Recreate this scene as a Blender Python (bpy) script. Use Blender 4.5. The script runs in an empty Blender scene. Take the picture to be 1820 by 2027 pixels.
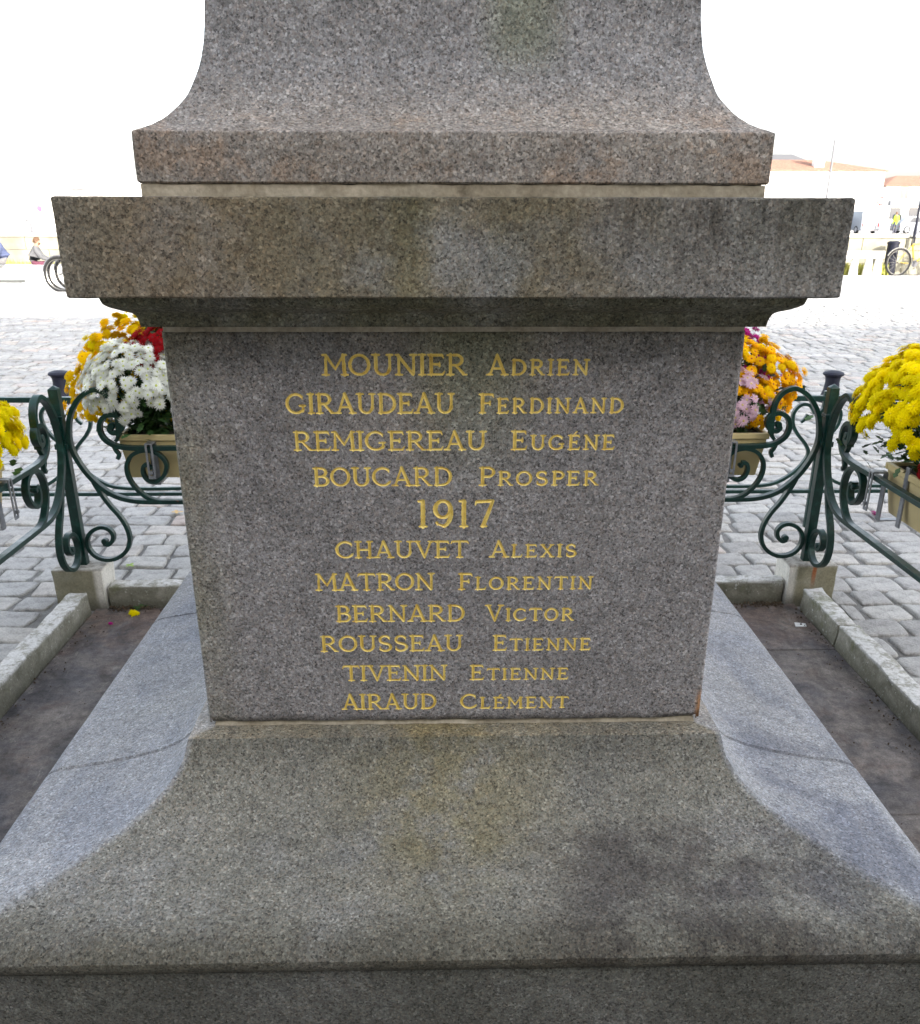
import bpy, bmesh, math, random
import numpy as np
from mathutils import Vector, Matrix, noise
random.seed(7); rng = np.random.default_rng(7)
PI = math.pi
scene = bpy.context.scene
COL = scene.collection

# ------------------------------------------------------------------ camera
cam_d = bpy.data.cameras.new("camera")
cam = bpy.data.objects.new("camera", cam_d); COL.objects.link(cam)
YAW, PITCH, ROLL = .0216, .4111, -.0019
CAM = np.array([-.0256, -2.0624, 1.5])
fw = np.array([math.sin(YAW)*math.cos(PITCH), math.cos(YAW)*math.cos(PITCH), -math.sin(PITCH)])
rt = np.array([math.cos(YAW), -math.sin(YAW), 0.]); dn = np.cross(fw, rt)
r2 = rt*math.cos(ROLL)+dn*math.sin(ROLL); d2 = -rt*math.sin(ROLL)+dn*math.cos(ROLL)
m = Matrix(((r2[0], -d2[0], -fw[0], CAM[0]), (r2[1], -d2[1], -fw[1], CAM[1]), (r2[2], -d2[2], -fw[2], CAM[2]), (0, 0, 0, 1)))
cam.matrix_world = m
cam_d.sensor_fit = 'HORIZONTAL'; cam_d.sensor_width = 36
cam_d.lens = 1809.5/1820*36; cam_d.shift_y = (1213-1013.0)/1820
cam_d.clip_start = .05; cam_d.clip_end = 2000
cam_d.dof.use_dof = True; cam_d.dof.focus_distance = 1.75; cam_d.dof.aperture_fstop = 20
scene.camera = cam

# ------------------------------------------------------------------ sky, sun, exposure
SUN_EL, SUN_AZ = math.radians(25), math.radians(148)      # azimuth clockwise from +Y: behind the camera, to the right
w = bpy.data.worlds.new("World"); scene.world = w; w.use_nodes = True
nt = w.node_tree; nt.nodes.clear()
sky = nt.nodes.new('ShaderNodeTexSky'); sky.sky_type = 'NISHITA'; sky.sun_disc = False
sky.sun_elevation = SUN_EL; sky.sun_rotation = SUN_AZ; sky.air_density = 1.0; sky.dust_density = 3.5; sky.ozone_density = 1.0
bg = nt.nodes.new('ShaderNodeBackground'); bg.inputs['Strength'].default_value = .15
wo = nt.nodes.new('ShaderNodeOutputWorld')
hs = nt.nodes.new('ShaderNodeHueSaturation'); hs.inputs['Saturation'].default_value = .42   # thin high cloud washes the blue out evenly
nt.links.new(sky.outputs[0], hs.inputs['Color']); nt.links.new(hs.outputs[0], bg.inputs[0]); nt.links.new(bg.outputs[0], wo.inputs[0])
sd = bpy.data.lights.new("sun", 'SUN'); sd.energy = 2.0; sd.angle = math.radians(.5); sd.color = (1, .94, .85)
sun = bpy.data.objects.new("sun", sd); COL.objects.link(sun)
sdir = Vector((math.sin(SUN_AZ)*math.cos(SUN_EL), math.cos(SUN_AZ)*math.cos(SUN_EL), math.sin(SUN_EL)))
sun.rotation_euler = sdir.to_track_quat('Z', 'Y').to_euler(); sun.location = (0, 0, 30)
scene.view_settings.view_transform = 'Standard'; scene.view_settings.look = 'None'
scene.view_settings.exposure = 2.32; scene.view_settings.gamma = 1; scene.view_settings.use_curve_mapping = False

# ------------------------------------------------------------------ helpers
def tag(o, label=None, cat=None, group=None, kind=None):
    if label: o['label'] = label
    if cat: o['category'] = cat
    if group: o['group'] = group
    if kind: o['kind'] = kind
    return o
def empty(name, loc=(0, 0, 0), rz=0, **k):
    o = bpy.data.objects.new(name, None); COL.objects.link(o); o.location = loc; o.rotation_euler = (0, 0, rz)
    o.empty_display_size = .1
    return tag(o, **k)
def link(name, me, parent=None, loc=(0, 0, 0), **k):
    o = bpy.data.objects.new(name, me); COL.objects.link(o); o.location = loc
    if parent is not None: o.parent = parent
    return tag(o, **k)
class MB:
    """collects verts/faces for one mesh"""
    def __init__(s): s.v = []; s.f = []; s.mi = []
    def add(s, vs, fs, mi=0):
        b = len(s.v); s.v += [tuple(v) for v in vs]; s.f += [tuple(i+b for i in f) for f in fs]; s.mi += [mi]*len(fs); return s
    def box(s, x0, x1, y0, y1, z0, z1, mi=0):
        return s.add([(x0,y0,z0),(x1,y0,z0),(x1,y1,z0),(x0,y1,z0),(x0,y0,z1),(x1,y0,z1),(x1,y1,z1),(x0,y1,z1)],
              [(3,2,1,0),(4,5,6,7),(0,1,5,4),(1,2,6,5),(2,3,7,6),(3,0,4,7)], mi)
    def tube(s, pts, r, n=8, cap=True, mi=0):
        pts = [Vector(p) for p in pts]; rr = r if isinstance(r, (list, tuple)) else [r]*len(pts)
        vs = []; fs = []; up = None
        for i, p in enumerate(pts):
            t = (pts[min(i+1, len(pts)-1)]-pts[max(i-1, 0)]).normalized()
            if up is None: up = Vector((0, 0, 1)) if abs(t.z) < .9 else Vector((1, 0, 0))
            a = t.cross(up).normalized(); b = a.cross(t).normalized(); up = b
            vs += [p+a*math.cos(2*PI*k/n)*rr[i]+b*math.sin(2*PI*k/n)*rr[i] for k in range(n)]
        for i in range(len(pts)-1):
            fs += [(i*n+k, i*n+(k+1) % n, (i+1)*n+(k+1) % n, (i+1)*n+k) for k in range(n)]
        if cap: fs += [tuple(range(n-1, -1, -1)), tuple(range((len(pts)-1)*n, len(pts)*n))]
        return s.add(vs, fs, mi)
    def lathe(s, prof, c=(0, 0, 0), n=20, mi=0):
        vs = [(c[0]+r*math.cos(2*PI*k/n), c[1]+r*math.sin(2*PI*k/n), c[2]+z) for r, z in prof for k in range(n)]
        fs = [(i*n+k, i*n+(k+1) % n, (i+1)*n+(k+1) % n, (i+1)*n+k) for i in range(len(prof)-1) for k in range(n)]
        fs += [tuple(range(n-1, -1, -1)), tuple(range((len(prof)-1)*n, len(prof)*n))]
        return s.add(vs, fs, mi)
    def prism(s, pts2, y0, y1, mi=0):     # outline in x,z extruded along y
        n = len(pts2)
        vs = [(x, y0, z) for x, z in pts2]+[(x, y1, z) for x, z in pts2]
        return s.add(vs, [tuple(range(n)), tuple(range(2*n-1, n-1, -1))]+[((i+1) % n, i, i+n, (i+1) % n+n) for i in range(n)], mi)
    def mesh(s, name, mats, smooth=False):
        me = bpy.data.meshes.new(name); me.from_pydata(s.v, [], s.f)
        for mt in (mats if isinstance(mats, (list, tuple)) else [mats]): me.materials.append(mt)
        if any(s.mi): me.polygons.foreach_set('material_index', s.mi)
        if smooth: me.polygons.foreach_set('use_smooth', [True]*len(me.polygons)); me.set_sharp_from_angle(angle=math.radians(28))
        me.update(); return me
    def build(s, name, mats, parent=None, smooth=False, **k): return link(name, s.mesh(name, mats, smooth), parent, **k)
def soften(o, width=.003, seg=2, ang=30):
    """real bevel on the mesh, then smooth-by-angle shading"""
    bm = bmesh.new(); bm.from_mesh(o.data)
    es = [e for e in bm.edges if len(e.link_faces) == 2 and e.calc_face_angle(0) > math.radians(ang)]
    bmesh.ops.bevel(bm, geom=es, offset=width, segments=seg, profile=.6, affect='EDGES', clamp_overlap=True)
    bm.to_mesh(o.data); bm.free()
    o.data.polygons.foreach_set('use_smooth', [True]*len(o.data.polygons)); o.data.set_sharp_from_angle(angle=math.radians(35))
    return o
def catmull(pts, k=6):
    P = [Vector(p) for p in pts]; P = [2*P[0]-P[1]]+P+[2*P[-1]-P[-2]]; out = []
    for i in range(1, len(P)-2):
        for j in range(k):
            t = j/k; a, b, c, d = P[i-1:i+3]
            out.append(.5*((2*b)+(c-a)*t+(2*a-5*b+4*c-d)*t*t+(3*b-a-3*c+d)*t**3))
    out.append(P[-2]); return out

# ------------------------------------------------------------------ materials
class NT:
    def __init__(s, name):
        s.m = bpy.data.materials.new(name); s.m.use_nodes = True; s.t = s.m.node_tree
        s.b = s.t.nodes['Principled BSDF']
        tc = s.n('ShaderNodeTexCoord'); s.co = tc.outputs['Object']; s.gen = tc.outputs['Generated']
    def n(s, ty, **k):
        x = s.t.nodes.new(ty)
        for a, b in k.items(): setattr(x, a, b)
        return x
    def l(s, a, b): s.t.links.new(a, b)
    def setv(s, sock, v):
        if isinstance(v, bpy.types.NodeSocket): s.l(v, sock)
        else: sock.default_value = v
    def mapping(s, scale=(1, 1, 1), loc=(0, 0, 0), co=None):
        x = s.n('ShaderNodeMapping'); s.l(co or s.co, x.inputs[0]); x.inputs['Scale'].default_value = scale; x.inputs['Location'].default_value = loc
        return x.outputs[0]
    def noise(s, scale, detail=3, rough=.55, co=None, dist=0):
        x = s.n('ShaderNodeTexNoise'); s.l(co or s.co, x.inputs['Vector']); x.inputs['Scale'].default_value = scale
        x.inputs['Detail'].default_value = detail; x.inputs['Roughness'].default_value = rough; x.inputs['Distortion'].default_value = dist
        return x
    def voro(s, scale, co=None, feature='F1'):
        x = s.n('ShaderNodeTexVoronoi', feature=feature); s.l(co or s.co, x.inputs['Vector']); x.inputs['Scale'].default_value = scale
        return x
    def ramp(s, fac, stops, interp='LINEAR'):
        x = s.n('ShaderNodeValToRGB'); x.color_ramp.interpolation = interp; e = x.color_ramp.elements
        while len(e) < len(stops): e.new(.5)
        for i, (p, c) in enumerate(stops):
            e[i].position = p; e[i].color = (c, c, c, 1) if isinstance(c, (int, float)) else (*c, 1)
        s.setv(x.inputs[0], fac); return x.outputs[0]
    def mix(s, a, b, fac, mode='MIX'):
        x = s.n('ShaderNodeMix', data_type='RGBA', blend_type=mode)
        s.setv(x.inputs[0], fac)
        s.setv(x.inputs[6], a if isinstance(a, bpy.types.NodeSocket) else (*a, 1)); s.setv(x.inputs[7], b if isinstance(b, bpy.types.NodeSocket) else (*b, 1))
        return x.outputs[2]
    def math(s, op, a, b=0.0, c=None, clamp=False):
        x = s.n('ShaderNodeMath', operation=op, use_clamp=clamp); s.setv(x.inputs[0], a); s.setv(x.inputs[1], b)
        if c is not None: s.setv(x.inputs[2], c)
        return x.outputs[0]
    def rng(s, v, a, b, c=0., d=1.):
        x = s.n('ShaderNodeMapRange', interpolation_type='SMOOTHSTEP'); s.setv(x.inputs[0], v)
        for i, q in zip((1, 2, 3, 4), (a, b, c, d)): x.inputs[i].default_value = q
        return x.outputs[0]
    def xyz(s, co=None):
        x = s.n('ShaderNodeSeparateXYZ'); s.l(co or s.co, x.inputs[0]); return x.outputs
    def sep(s, c):
        x = s.n('ShaderNodeSeparateColor'); s.l(c, x.inputs[0]); return x.outputs
    def bump(s, h, strength=.3, dist=.002):
        x = s.n('ShaderNodeBump'); s.l(h, x.inputs['Height']); x.inputs['Strength'].default_value = strength; x.inputs['Distance'].default_value = dist
        s.l(x.outputs[0], s.b.inputs['Normal'])
    def done(s, color, rough=.8, metal=0., spec=.3):
        s.setv(s.b.inputs['Base Color'], color if isinstance(color, bpy.types.NodeSocket) else (*color, 1))
        s.setv(s.b.inputs['Roughness'], rough); s.b.inputs['Metallic'].default_value = metal
        s.b.inputs['Specular IOR Level'].default_value = spec
        return s.m
def patch(q, x0, x1, ax, bx, co=None):
    """soft window along one axis: rises over [x0,x1], falls over [ax,bx]"""
    return q
def granite(name, tint=(1, 1, 1), value=1.0, stain='plain', grain=1.0):
    q = NT(name)
    wob = q.noise(420*grain, 2, .6)
    vadd = q.n('ShaderNodeVectorMath', operation='MULTIPLY_ADD'); q.l(wob.outputs['Color'], vadd.inputs[0]); vadd.inputs[1].default_value = (.0032,)*3; q.l(q.co, vadd.inputs[2])
    co = vadd.outputs[0]
    a = q.sep(q.voro(262*grain, co).outputs['Color']); b = q.sep(q.voro(450*grain, co).outputs['Color'])
    g1 = q.ramp(a[0], [(0, .035), (.13, .060), (.20, .125), (.45, .168), (.76, .22), (.92, .285), (1, .44)])
    g2 = q.ramp(b[1], [(0, .03), (.16, .07), (.24, .13), (.6, .18), (1, .31)])
    base = q.mix(g1, g2, .45)
    # feldspar warmth and cool quartz, grain by grain
    base = q.mix(base, q.mix(base, (.98, .91, .86), 1, 'MULTIPLY'), q.rng(a[2], .6, .85))
    base = q.mix(base, q.mix(base, (.92, .96, 1.01), 1, 'MULTIPLY'), q.rng(b[2], .7, .9))
    # clusters of grains and broad clouds
    clus = q.noise(38, 3, .6).outputs[0]; cloud = q.noise(3.1, 5, .62, dist=.3).outputs[0]
    base = q.mix(base, q.ramp(clus, [(.25, .76), (.5, 1.0), (.75, 1.18)]), 1, 'MULTIPLY')
    base = q.mix(base, q.ramp(cloud, [(.3, .82), (.5, 1.0), (.72, 1.16)]), 1, 'MULTIPLY')
    X, Y, Z = q.xyz()[:3]
    def green(mask, k=.6, c=(.68, .74, .42)): 
        nonlocal base; base = q.mix(base, q.mix(base, c, 1, 'MULTIPLY'), q.math('MULTIPLY', mask, k, clamp=True))
    def dark(mask, k=.6, c=(.40, .38, .36)):
        nonlocal base; base = q.mix(base, q.mix(base, c, 1, 'MULTIPLY'), q.math('MULTIPLY', mask, k, clamp=True))
    def mul(*a):
        r = a[0]
        for t in a[1:]: r = q.math('MULTIPLY', r, t)
        return r
    n1 = q.noise(5, 5, .65, q.mapping((1, 1, 1), (3.1, 0, 7.7))).outputs[0]; n2 = q.noise(9, 5, .7, q.mapping((1, 1, 1), (13, 4, 2))).outputs[0]
    streak = q.noise(1.0, 6, .72, q.mapping((31, 31, 2.6), (2.4, 0, .4)), .35).outputs[0]
    streak2 = q.noise(1.0, 4, .6, q.mapping((11, 11, 1.0), (8, 3, 1))).outputs[0]
    if stain == 'cap':
        green(mul(q.rng(X, -.62, -.3, .7, 1.), q.rng(X, .12, .42, 1., 0.1), q.rng(n1, .3, .55)), .95, (.80, .70, .50))
        green(mul(q.rng(X, -.62, -.45), q.rng(X, -.45, -.2, 1, 0)), .5, (1.05, .86, .66))
        green(mul(q.rng(X, -.30, -.12), q.rng(X, .0, .16, 1., 0.), q.rng(streak2, .35, .7)), .3, (.74, .82, .50))
        dark(mul(q.rng(X, .05, .3), q.rng(streak, .36, .68), q.rng(Z, 1.36, 1.52, .3, 1.)), .95, (.44, .41, .38))
        dark(mul(q.rng(X, -.45, .1, .35, 1.), q.rng(streak2, .34, .74), q.rng(Z, 1.36, 1.52)), .75, (.55, .56, .44))
        dark(mul(q.rng(Z, 1.50, 1.523), q.rng(n2, .35, .6)), .5)
    elif stain == 'mould':
        green(q.rng(n1, .25, .6), .9, (.62, .62, .42)); dark(q.rng(n2, .3, .6), .6, (.55, .52, .46))
    elif stain == 'pedestal':
        green(mul(q.rng(X, -.5, -.38, 1., 0.), q.rng(n1, .25, .6)), .8, (.80, .80, .60))
        green(mul(q.rng(X, -.12, .0), q.rng(X, .05, .18, 1., 0.), q.rng(Z, 1.0, 1.3)), .75, (.78, .84, .55))
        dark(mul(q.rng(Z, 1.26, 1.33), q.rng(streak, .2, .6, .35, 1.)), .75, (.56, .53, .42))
        green(mul(q.rng(Z, .9, 1.25), q.rng(n1, .45, .6)), .4, (.88, .80, .66))
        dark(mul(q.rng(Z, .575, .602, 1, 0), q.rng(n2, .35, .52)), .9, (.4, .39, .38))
        green(mul(q.rng(X, .470, .481), q.rng(Z, .62, .66, 1, 0)), .95, (1.15, .62, .28))
        base = q.mix(base, (1.0, .99, .99), 1, 'MULTIPLY')
    elif stain == 'shaft':
        green(mul(q.rng(X, .02, .09), q.rng(X, .12, .2, 1, 0), q.rng(Z, 1.68, 1.76)), .7, (.84, .92, .66))
        green(mul(q.rng(Z, 1.62, 1.72, 1, 0), q.rng(n1, .3, .62, .5, 1)), .9, (1.22, 1.12, .98))
        green(mul(q.rng(Z, 1.61, 1.68, 1, 0), q.rng(n2, .52, .64)), .6, (1.0, .80, .64))
        lich = q.voro(17, q.mapping((1, 1, 1), (.3, .2, 0))); 
        base = q.mix(base, (.62, .42, .02), q.math('MULTIPLY', q.math('LESS_THAN', lich.outputs['Distance'], .07), q.math('GREATER_THAN', q.sep(lich.outputs['Color'])[0], .93)))
    elif stain == 'block':
        green(mul(q.rng(X, -.32, -.22), q.rng(X, -.1, .05, 1, 0)), .7, (.82, .84, .52))
        green(q.rng(streak2, .48, .62), .5, (.84, .84, .62))
        dark(mul(q.rng(X, .1, .3), q.rng(streak, .45, .6)), .45)
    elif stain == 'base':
        AXb = q.math('ABSOLUTE', X); f = q.rng(q.math('DIVIDE', q.math('SUBTRACT', q.math('MULTIPLY', Y, -1.0), AXb), q.math('MAXIMUM', q.math('SUBTRACT', AXb, .40), .05)), -.03, .13)                                  # front slope: algae film; side slopes: blue sky light painted into the colour
        base = q.mix(q.mix(q.mix(base, (.17, .17, .17), .22), (1.42, 1.46, 1.54), 1, 'MULTIPLY'), base, f)  # sides lightened and blued in the stone colour, standing in for open skylight
        ledge = q.math('MULTIPLY', q.rng(Z, .5640, .5655), q.rng(AXb, .60, .52)); base = q.mix(base, q.mix(base, (1.12, 1.02, .86), 1, 'MULTIPLY'), q.math('MULTIPLY', ledge, q.rng(n2, .25, .6, .2, .9)))
        green(mul(f, q.rng(n1, .25, .55, .45, 1.)), .9, (.86, .83, .70))
        green(mul(f, q.rng(X, -.3, -.05), q.rng(X, .0, .28, 1, 0), q.rng(n2, .35, .6), q.rng(Z, .38, .43)), .7, (.96, .86, .52))
        big = q.noise(4.6, 6, .68, q.mapping((1, 1, 1), (5.2, 1.1, 0)), .25).outputs[0]
        dark(mul(q.rng(X, .05, .3), q.rng(X, .55, .74, 1, 0), q.rng(Y, -.60, -.68), q.rng(big, .38, .56)), .9, (.46, .43, .46))
        dark(mul(q.rng(Y, -.80, -.885), q.rng(big, .2, .6, .5, 1.)), .8, (.50, .48, .42))
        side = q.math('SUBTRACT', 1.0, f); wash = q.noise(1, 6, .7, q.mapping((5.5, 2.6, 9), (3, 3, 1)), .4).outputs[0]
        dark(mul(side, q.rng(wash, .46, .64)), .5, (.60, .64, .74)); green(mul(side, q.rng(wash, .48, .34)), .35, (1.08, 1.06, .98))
        dark(mul(q.rng(X, .6, .66), q.rng(X, .84, .88, 1, 0), q.rng(Y, -.3, -.2, 1, 0), q.rng(big, .42, .56)), .6, (.52, .53, .6))
    elif stain == 'course':
        dark(q.rng(n1, .2, .6), .55, (.5, .5, .42))
    base = q.mix(base, tuple(1.27*value*t for t in tint), 1, 'MULTIPLY')
    q.bump(q.math('ADD', q.math('MULTIPLY', a[0], .5), clus), .35, .0012)
    return q.done(base, .78, 0, .25)
G_SHAFT = granite('granite_shaft', (1.035, .99, .965), 1.0, 'shaft')
G_BLOCK = granite('granite_block', (1.02, .985, .96), .92, 'block')
G_CAP = granite('granite_cap', (1.02, .975, .90), .92, 'cap')
G_MOULD = granite('granite_mould', (1.0, .96, .86), .95, 'mould')
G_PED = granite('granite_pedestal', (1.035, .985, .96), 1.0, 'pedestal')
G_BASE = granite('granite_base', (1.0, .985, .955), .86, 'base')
G_COURSE = granite('granite_course', (1.0, .98, .9), .66, 'course')
def plain(name, c, rough=.6, metal=0., spec=.4, var=.12, sc=30, bump=0):
    q = NT(name); n = q.noise(sc, 4).outputs[0]
    col = q.mix(c, q.ramp(n, [(.3, 1-var), (.7, 1+var)]), 1, 'MULTIPLY')
    if bump: q.bump(n, bump, .002)
    return q.done(col, rough, metal, spec)
def mortar_mat():
    q = NT('lime_mortar'); n = q.noise(14, 6, .7).outputs[0]; n2 = q.noise(120, 3).outputs[0]
    c = q.ramp(n, [(.25, (.16, .13, .09)), (.40, (.34, .29, .21)), (.7, (.50, .44, .34))])
    c = q.mix(c, q.ramp(n2, [(.3, .8), (.7, 1.15)]), 1, 'MULTIPLY'); q.bump(n2, .5, .002); return q.done(c, .9)
MORTAR = mortar_mat()
def gold_mat():
    q = NT('gilding'); n = q.noise(60, 4, .6).outputs[0]; n2 = q.noise(600, 2, .6).outputs[0]
    c = q.ramp(n, [(.28, (.50, .30, .055)), (.40, (.72, .50, .10)), (.6, (.84, .64, .17)), (.8, (.90, .74, .30))])
    c = q.mix(c, q.ramp(n2, [(.3, .85), (.7, 1.1)]), 1, 'MULTIPLY'); q.bump(n2, .25, .0006); return q.done(c, .45, .15, .5)
GOLD = gold_mat()
def sett_mat():
    q = NT('granite_setts'); at = q.n('ShaderNodeAttribute', attribute_name='rnd'); r = at.outputs['Fac']
    c = q.ramp(r, [(0, (.34, .33, .315)), (.3, (.39, .38, .365)), (.6, (.43, .42, .40)), (.78, (.455, .44, .41)), (.90, (.46, .43, .395)), (.96, (.47, .395, .35)), (1, (.50, .495, .485))])
    n = q.noise(17, 5, .65).outputs[0]; f = q.noise(150, 3, .7).outputs[0]; b = q.noise(2.2, 4, .6).outputs[0]
    c = q.mix(c, q.ramp(n, [(.28, .62), (.5, 1.0), (.7, 1.14)]), 1, 'MULTIPLY'); c = q.mix(c, q.ramp(f, [(.3, .72), (.5, 1.0), (.7, 1.16)]), 1, 'MULTIPLY')
    c = q.mix(c, q.ramp(b, [(.3, .84), (.7, 1.1)]), 1, 'MULTIPLY')
    q.bump(q.math('ADD', n, q.math('MULTIPLY', f, .45)), .9, .011); return q.done(c, .75, 0, .25)
SETT = sett_mat()
def joint_mat():
    q = NT('sanded_joints'); n = q.noise(9, 5, .65).outputs[0]; f = q.noise(170, 3, .7).outputs[0]
    c = q.ramp(n, [(.3, (.13, .125, .115)), (.5, (.19, .185, .175)), (.72, (.26, .255, .245))]); moss = q.noise(3.3, 5, .7, q.mapping(loc=(4, 1, 0))).outputs[0]
    c = q.mix(c, (.10, .12, .04), q.rng(moss, .60, .70, 0, .6)); c = q.mix(c, q.ramp(f, [(.3, .7), (.7, 1.2)]), 1, 'MULTIPLY')
    q.bump(f, .7, .006); return q.done(c, .9)
JOINT = joint_mat()
def floor_mat():
    q = NT('stained_slabs'); n = q.noise(2.6, 6, .65, dist=.3).outputs[0]; n2 = q.noise(7, 6, .72, q.mapping(loc=(3, 8, 0)), .5).outputs[0]; f = q.noise(190, 3, .7).outputs[0]
    c = q.ramp(n, [(.30, (.05, .05, .058)), (.44, (.10, .098, .105)), (.58, (.165, .15, .142)), (.75, (.235, .215, .20))])
    c = q.mix(c, (.15, .115, .10), q.rng(n2, .5, .68, 0, .5)); X, Y, Z = q.xyz()[:3]
    c = q.mix(c, (.15, .112, .095), q.math('MULTIPLY', q.rng(Y, .85, 1.35, 0, .7), q.rng(n2, .36, .56)))
    s = q.noise(24, 5, .75, q.mapping((1, .35, 1), (1, 2, 0)), .8).outputs[0]; c = q.mix(c, (.27, .26, .24), q.rng(s, .58, .72, 0, .6))
    m2 = q.noise(34, 6, .75, q.mapping(loc=(6, 1, 3))).outputs[0]; c = q.mix(c, q.ramp(m2, [(.3, .62), (.5, 1.0), (.68, 1.32)]), 1, 'MULTIPLY'); m3 = q.noise(9, 6, .72, q.mapping((1, .6, 1), (2, 5, 3)), .6).outputs[0]; c = q.mix(c, q.ramp(m3, [(.36, .66), (.5, 1.0), (.62, 1.25)]), 1, 'MULTIPLY')
    c = q.mix(c, q.ramp(f, [(.3, .75), (.7, 1.22)]), 1, 'MULTIPLY'); c = q.mix(c, (.93, .90, .86), 1, 'MULTIPLY'); q.bump(q.math('ADD', m2, q.math('MULTIPLY', f, .4)), .6, .004); return q.done(c, .85, 0, .2)
FLOOR = floor_mat()
def curb_mat():
    q = NT('limestone_kerb'); n = q.noise(11, 6, .7, dist=.3).outputs[0]; f = q.noise(120, 4, .7).outputs[0]; l = q.noise(26, 5, .75, q.mapping(loc=(5, 2, 9))).outputs[0]
    X, Y, Z = q.xyz()[:3]
    c = q.ramp(n, [(.3, (.14, .135, .10)), (.5, (.24, .23, .18)), (.7, (.36, .345, .29))])
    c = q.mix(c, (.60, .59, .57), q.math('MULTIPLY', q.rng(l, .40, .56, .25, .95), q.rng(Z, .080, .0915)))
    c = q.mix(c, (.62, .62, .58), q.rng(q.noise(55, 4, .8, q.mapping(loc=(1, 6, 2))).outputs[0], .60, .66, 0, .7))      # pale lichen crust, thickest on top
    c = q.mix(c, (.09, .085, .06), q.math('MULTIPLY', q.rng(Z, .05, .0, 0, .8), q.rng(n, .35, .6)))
    c = q.mix(c, (.12, .13, .05), q.rng(q.noise(6, 5, .7, q.mapping(loc=(9, 9, 1))).outputs[0], .58, .70, 0, .5))
    c = q.mix(c, q.ramp(f, [(.3, .75), (.7, 1.15)]), 1, 'MULTIPLY'); q.bump(q.math('ADD', n, q.math('MULTIPLY', f, .4)), .6, .005); return q.done(c, .9, 0, .2)
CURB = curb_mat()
def footing_mat():
    q = NT('concrete_footing'); n = q.noise(9, 6, .7).outputs[0]; f = q.noise(140, 4, .7).outputs[0]; X, Y, Z = q.xyz()[:3]
    c = q.ramp(n, [(.3, (.20, .185, .12)), (.5, (.29, .27, .19)), (.72, (.38, .36, .28))])
    run = q.noise(1, 5, .65, q.mapping((60, 60, 5))).outputs[0]
    AX = q.math('ABSOLUTE', X)
    c = q.mix(c, (.74, .71, .64), q.math('MULTIPLY', q.rng(AX, 1.458, 1.432), q.rng(run, .3, .48, .45, 1.)))    # lime run-off on the inner side
    rust = q.math('MULTIPLY', q.math('MULTIPLY', q.rng(X, 1.508, 1.516), q.rng(X, 1.524, 1.533, 1, 0)), q.rng(Z, .05, .15))
    c = q.mix(c, (.36, .10, .03), q.math('MULTIPLY', rust, .85)); r2_ = q.math('MULTIPLY', q.rng(Z, .155, .172), q.rng(q.noise(22, 4).outputs[0], .52, .64)); c = q.mix(c, (.22, .11, .06), q.math('MULTIPLY', r2_, .6))
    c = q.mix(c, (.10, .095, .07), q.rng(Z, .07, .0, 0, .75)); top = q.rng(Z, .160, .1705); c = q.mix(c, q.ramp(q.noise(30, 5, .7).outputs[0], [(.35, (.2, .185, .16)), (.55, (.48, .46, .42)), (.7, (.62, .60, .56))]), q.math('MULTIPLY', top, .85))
    c = q.mix(c, q.ramp(f, [(.3, .78), (.7, 1.15)]), 1, 'MULTIPLY'); q.bump(q.math('ADD', n, q.math('MULTIPLY', f, .4)), .6, .005); return q.done(c, .9, 0, .2)
FOOT = footing_mat()
def iron_mat(name, c, r=.28):
    q = NT(name); n = q.noise(30, 5, .7).outputs[0]; f = q.noise(220, 3, .6).outputs[0]
    col = q.mix(c, tuple(1.9*t+.004 for t in c), q.rng(n, .45, .7)); rst = q.noise(13, 6, .75, q.mapping(loc=(2, 7, 3))).outputs[0]
    col = q.mix(col, (.12, .045, .02), q.rng(rst, .66, .72, 0, .8)); q.bump(q.math('ADD', n, q.math('MULTIPLY', f, .3)), .25, .003)
    return q.done(col, q.rng(n, .3, .7, r, r+.2), 0, .42)
IRON = iron_mat('green_ironwork', (.0016, .024, .018))
BOLL = iron_mat('dark_blue_cast_iron', (.002, .003, .013), .5)
CREAM = plain('cream_plastic', (.62, .50, .25), .45, 0, .4, .06, 12)
ZINC = plain('galvanised_steel', (.30, .31, .33), .45, .7, .5, .25, 40)
SOIL = plain('potting_soil', (.03, .022, .015), .95)
def leafy(name, c1, c2, sc=40, rough=.55, trans=.0):
    q = NT(name); oi = q.n('ShaderNodeObjectInfo'); n = q.noise(sc, 3).outputs[0]
    c = q.mix(c1, c2, q.rng(n, .35, .65)); c = q.mix(c, q.ramp(oi.outputs['Random'], [(0, .80), (1, 1.12)]), 1, 'MULTIPLY')
    m_ = q.done(c, .8 if trans else rough, 0, .05 if trans else .3)
    if trans:      # thin petals let light through
        tr = q.n('ShaderNodeBsdfTranslucent'); q.l(c, tr.inputs[0]); mx = q.n('ShaderNodeMixShader'); mx.inputs[0].default_value = trans
        q.l(q.b.outputs[0], mx.inputs[1]); q.l(tr.outputs[0], mx.inputs[2]); q.l(mx.outputs[0], q.t.nodes['Material Output'].inputs[0])
    return m_
LEAF = leafy('chrysanthemum_leaves', (.022, .060, .014), (.055, .12, .028))
PET = {k: leafy('petals_'+k, a, b, trans=.38) for k, (a, b) in dict(
    yellow=((.95, .77, .001), (.97, .85, .002)), gold=((.92, .60, .003), (.95, .70, .005)), white=((.86, .87, .78), (.93, .93, .88)),
    red=((.33, .006, .01), (.45, .015, .02)), orange=((.88, .46, .004), (.92, .56, .008)), pink=((.74, .50, .60), (.82, .64, .72)),
    magenta=((.38, .01, .16), (.50, .03, .26))).items()}
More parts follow.
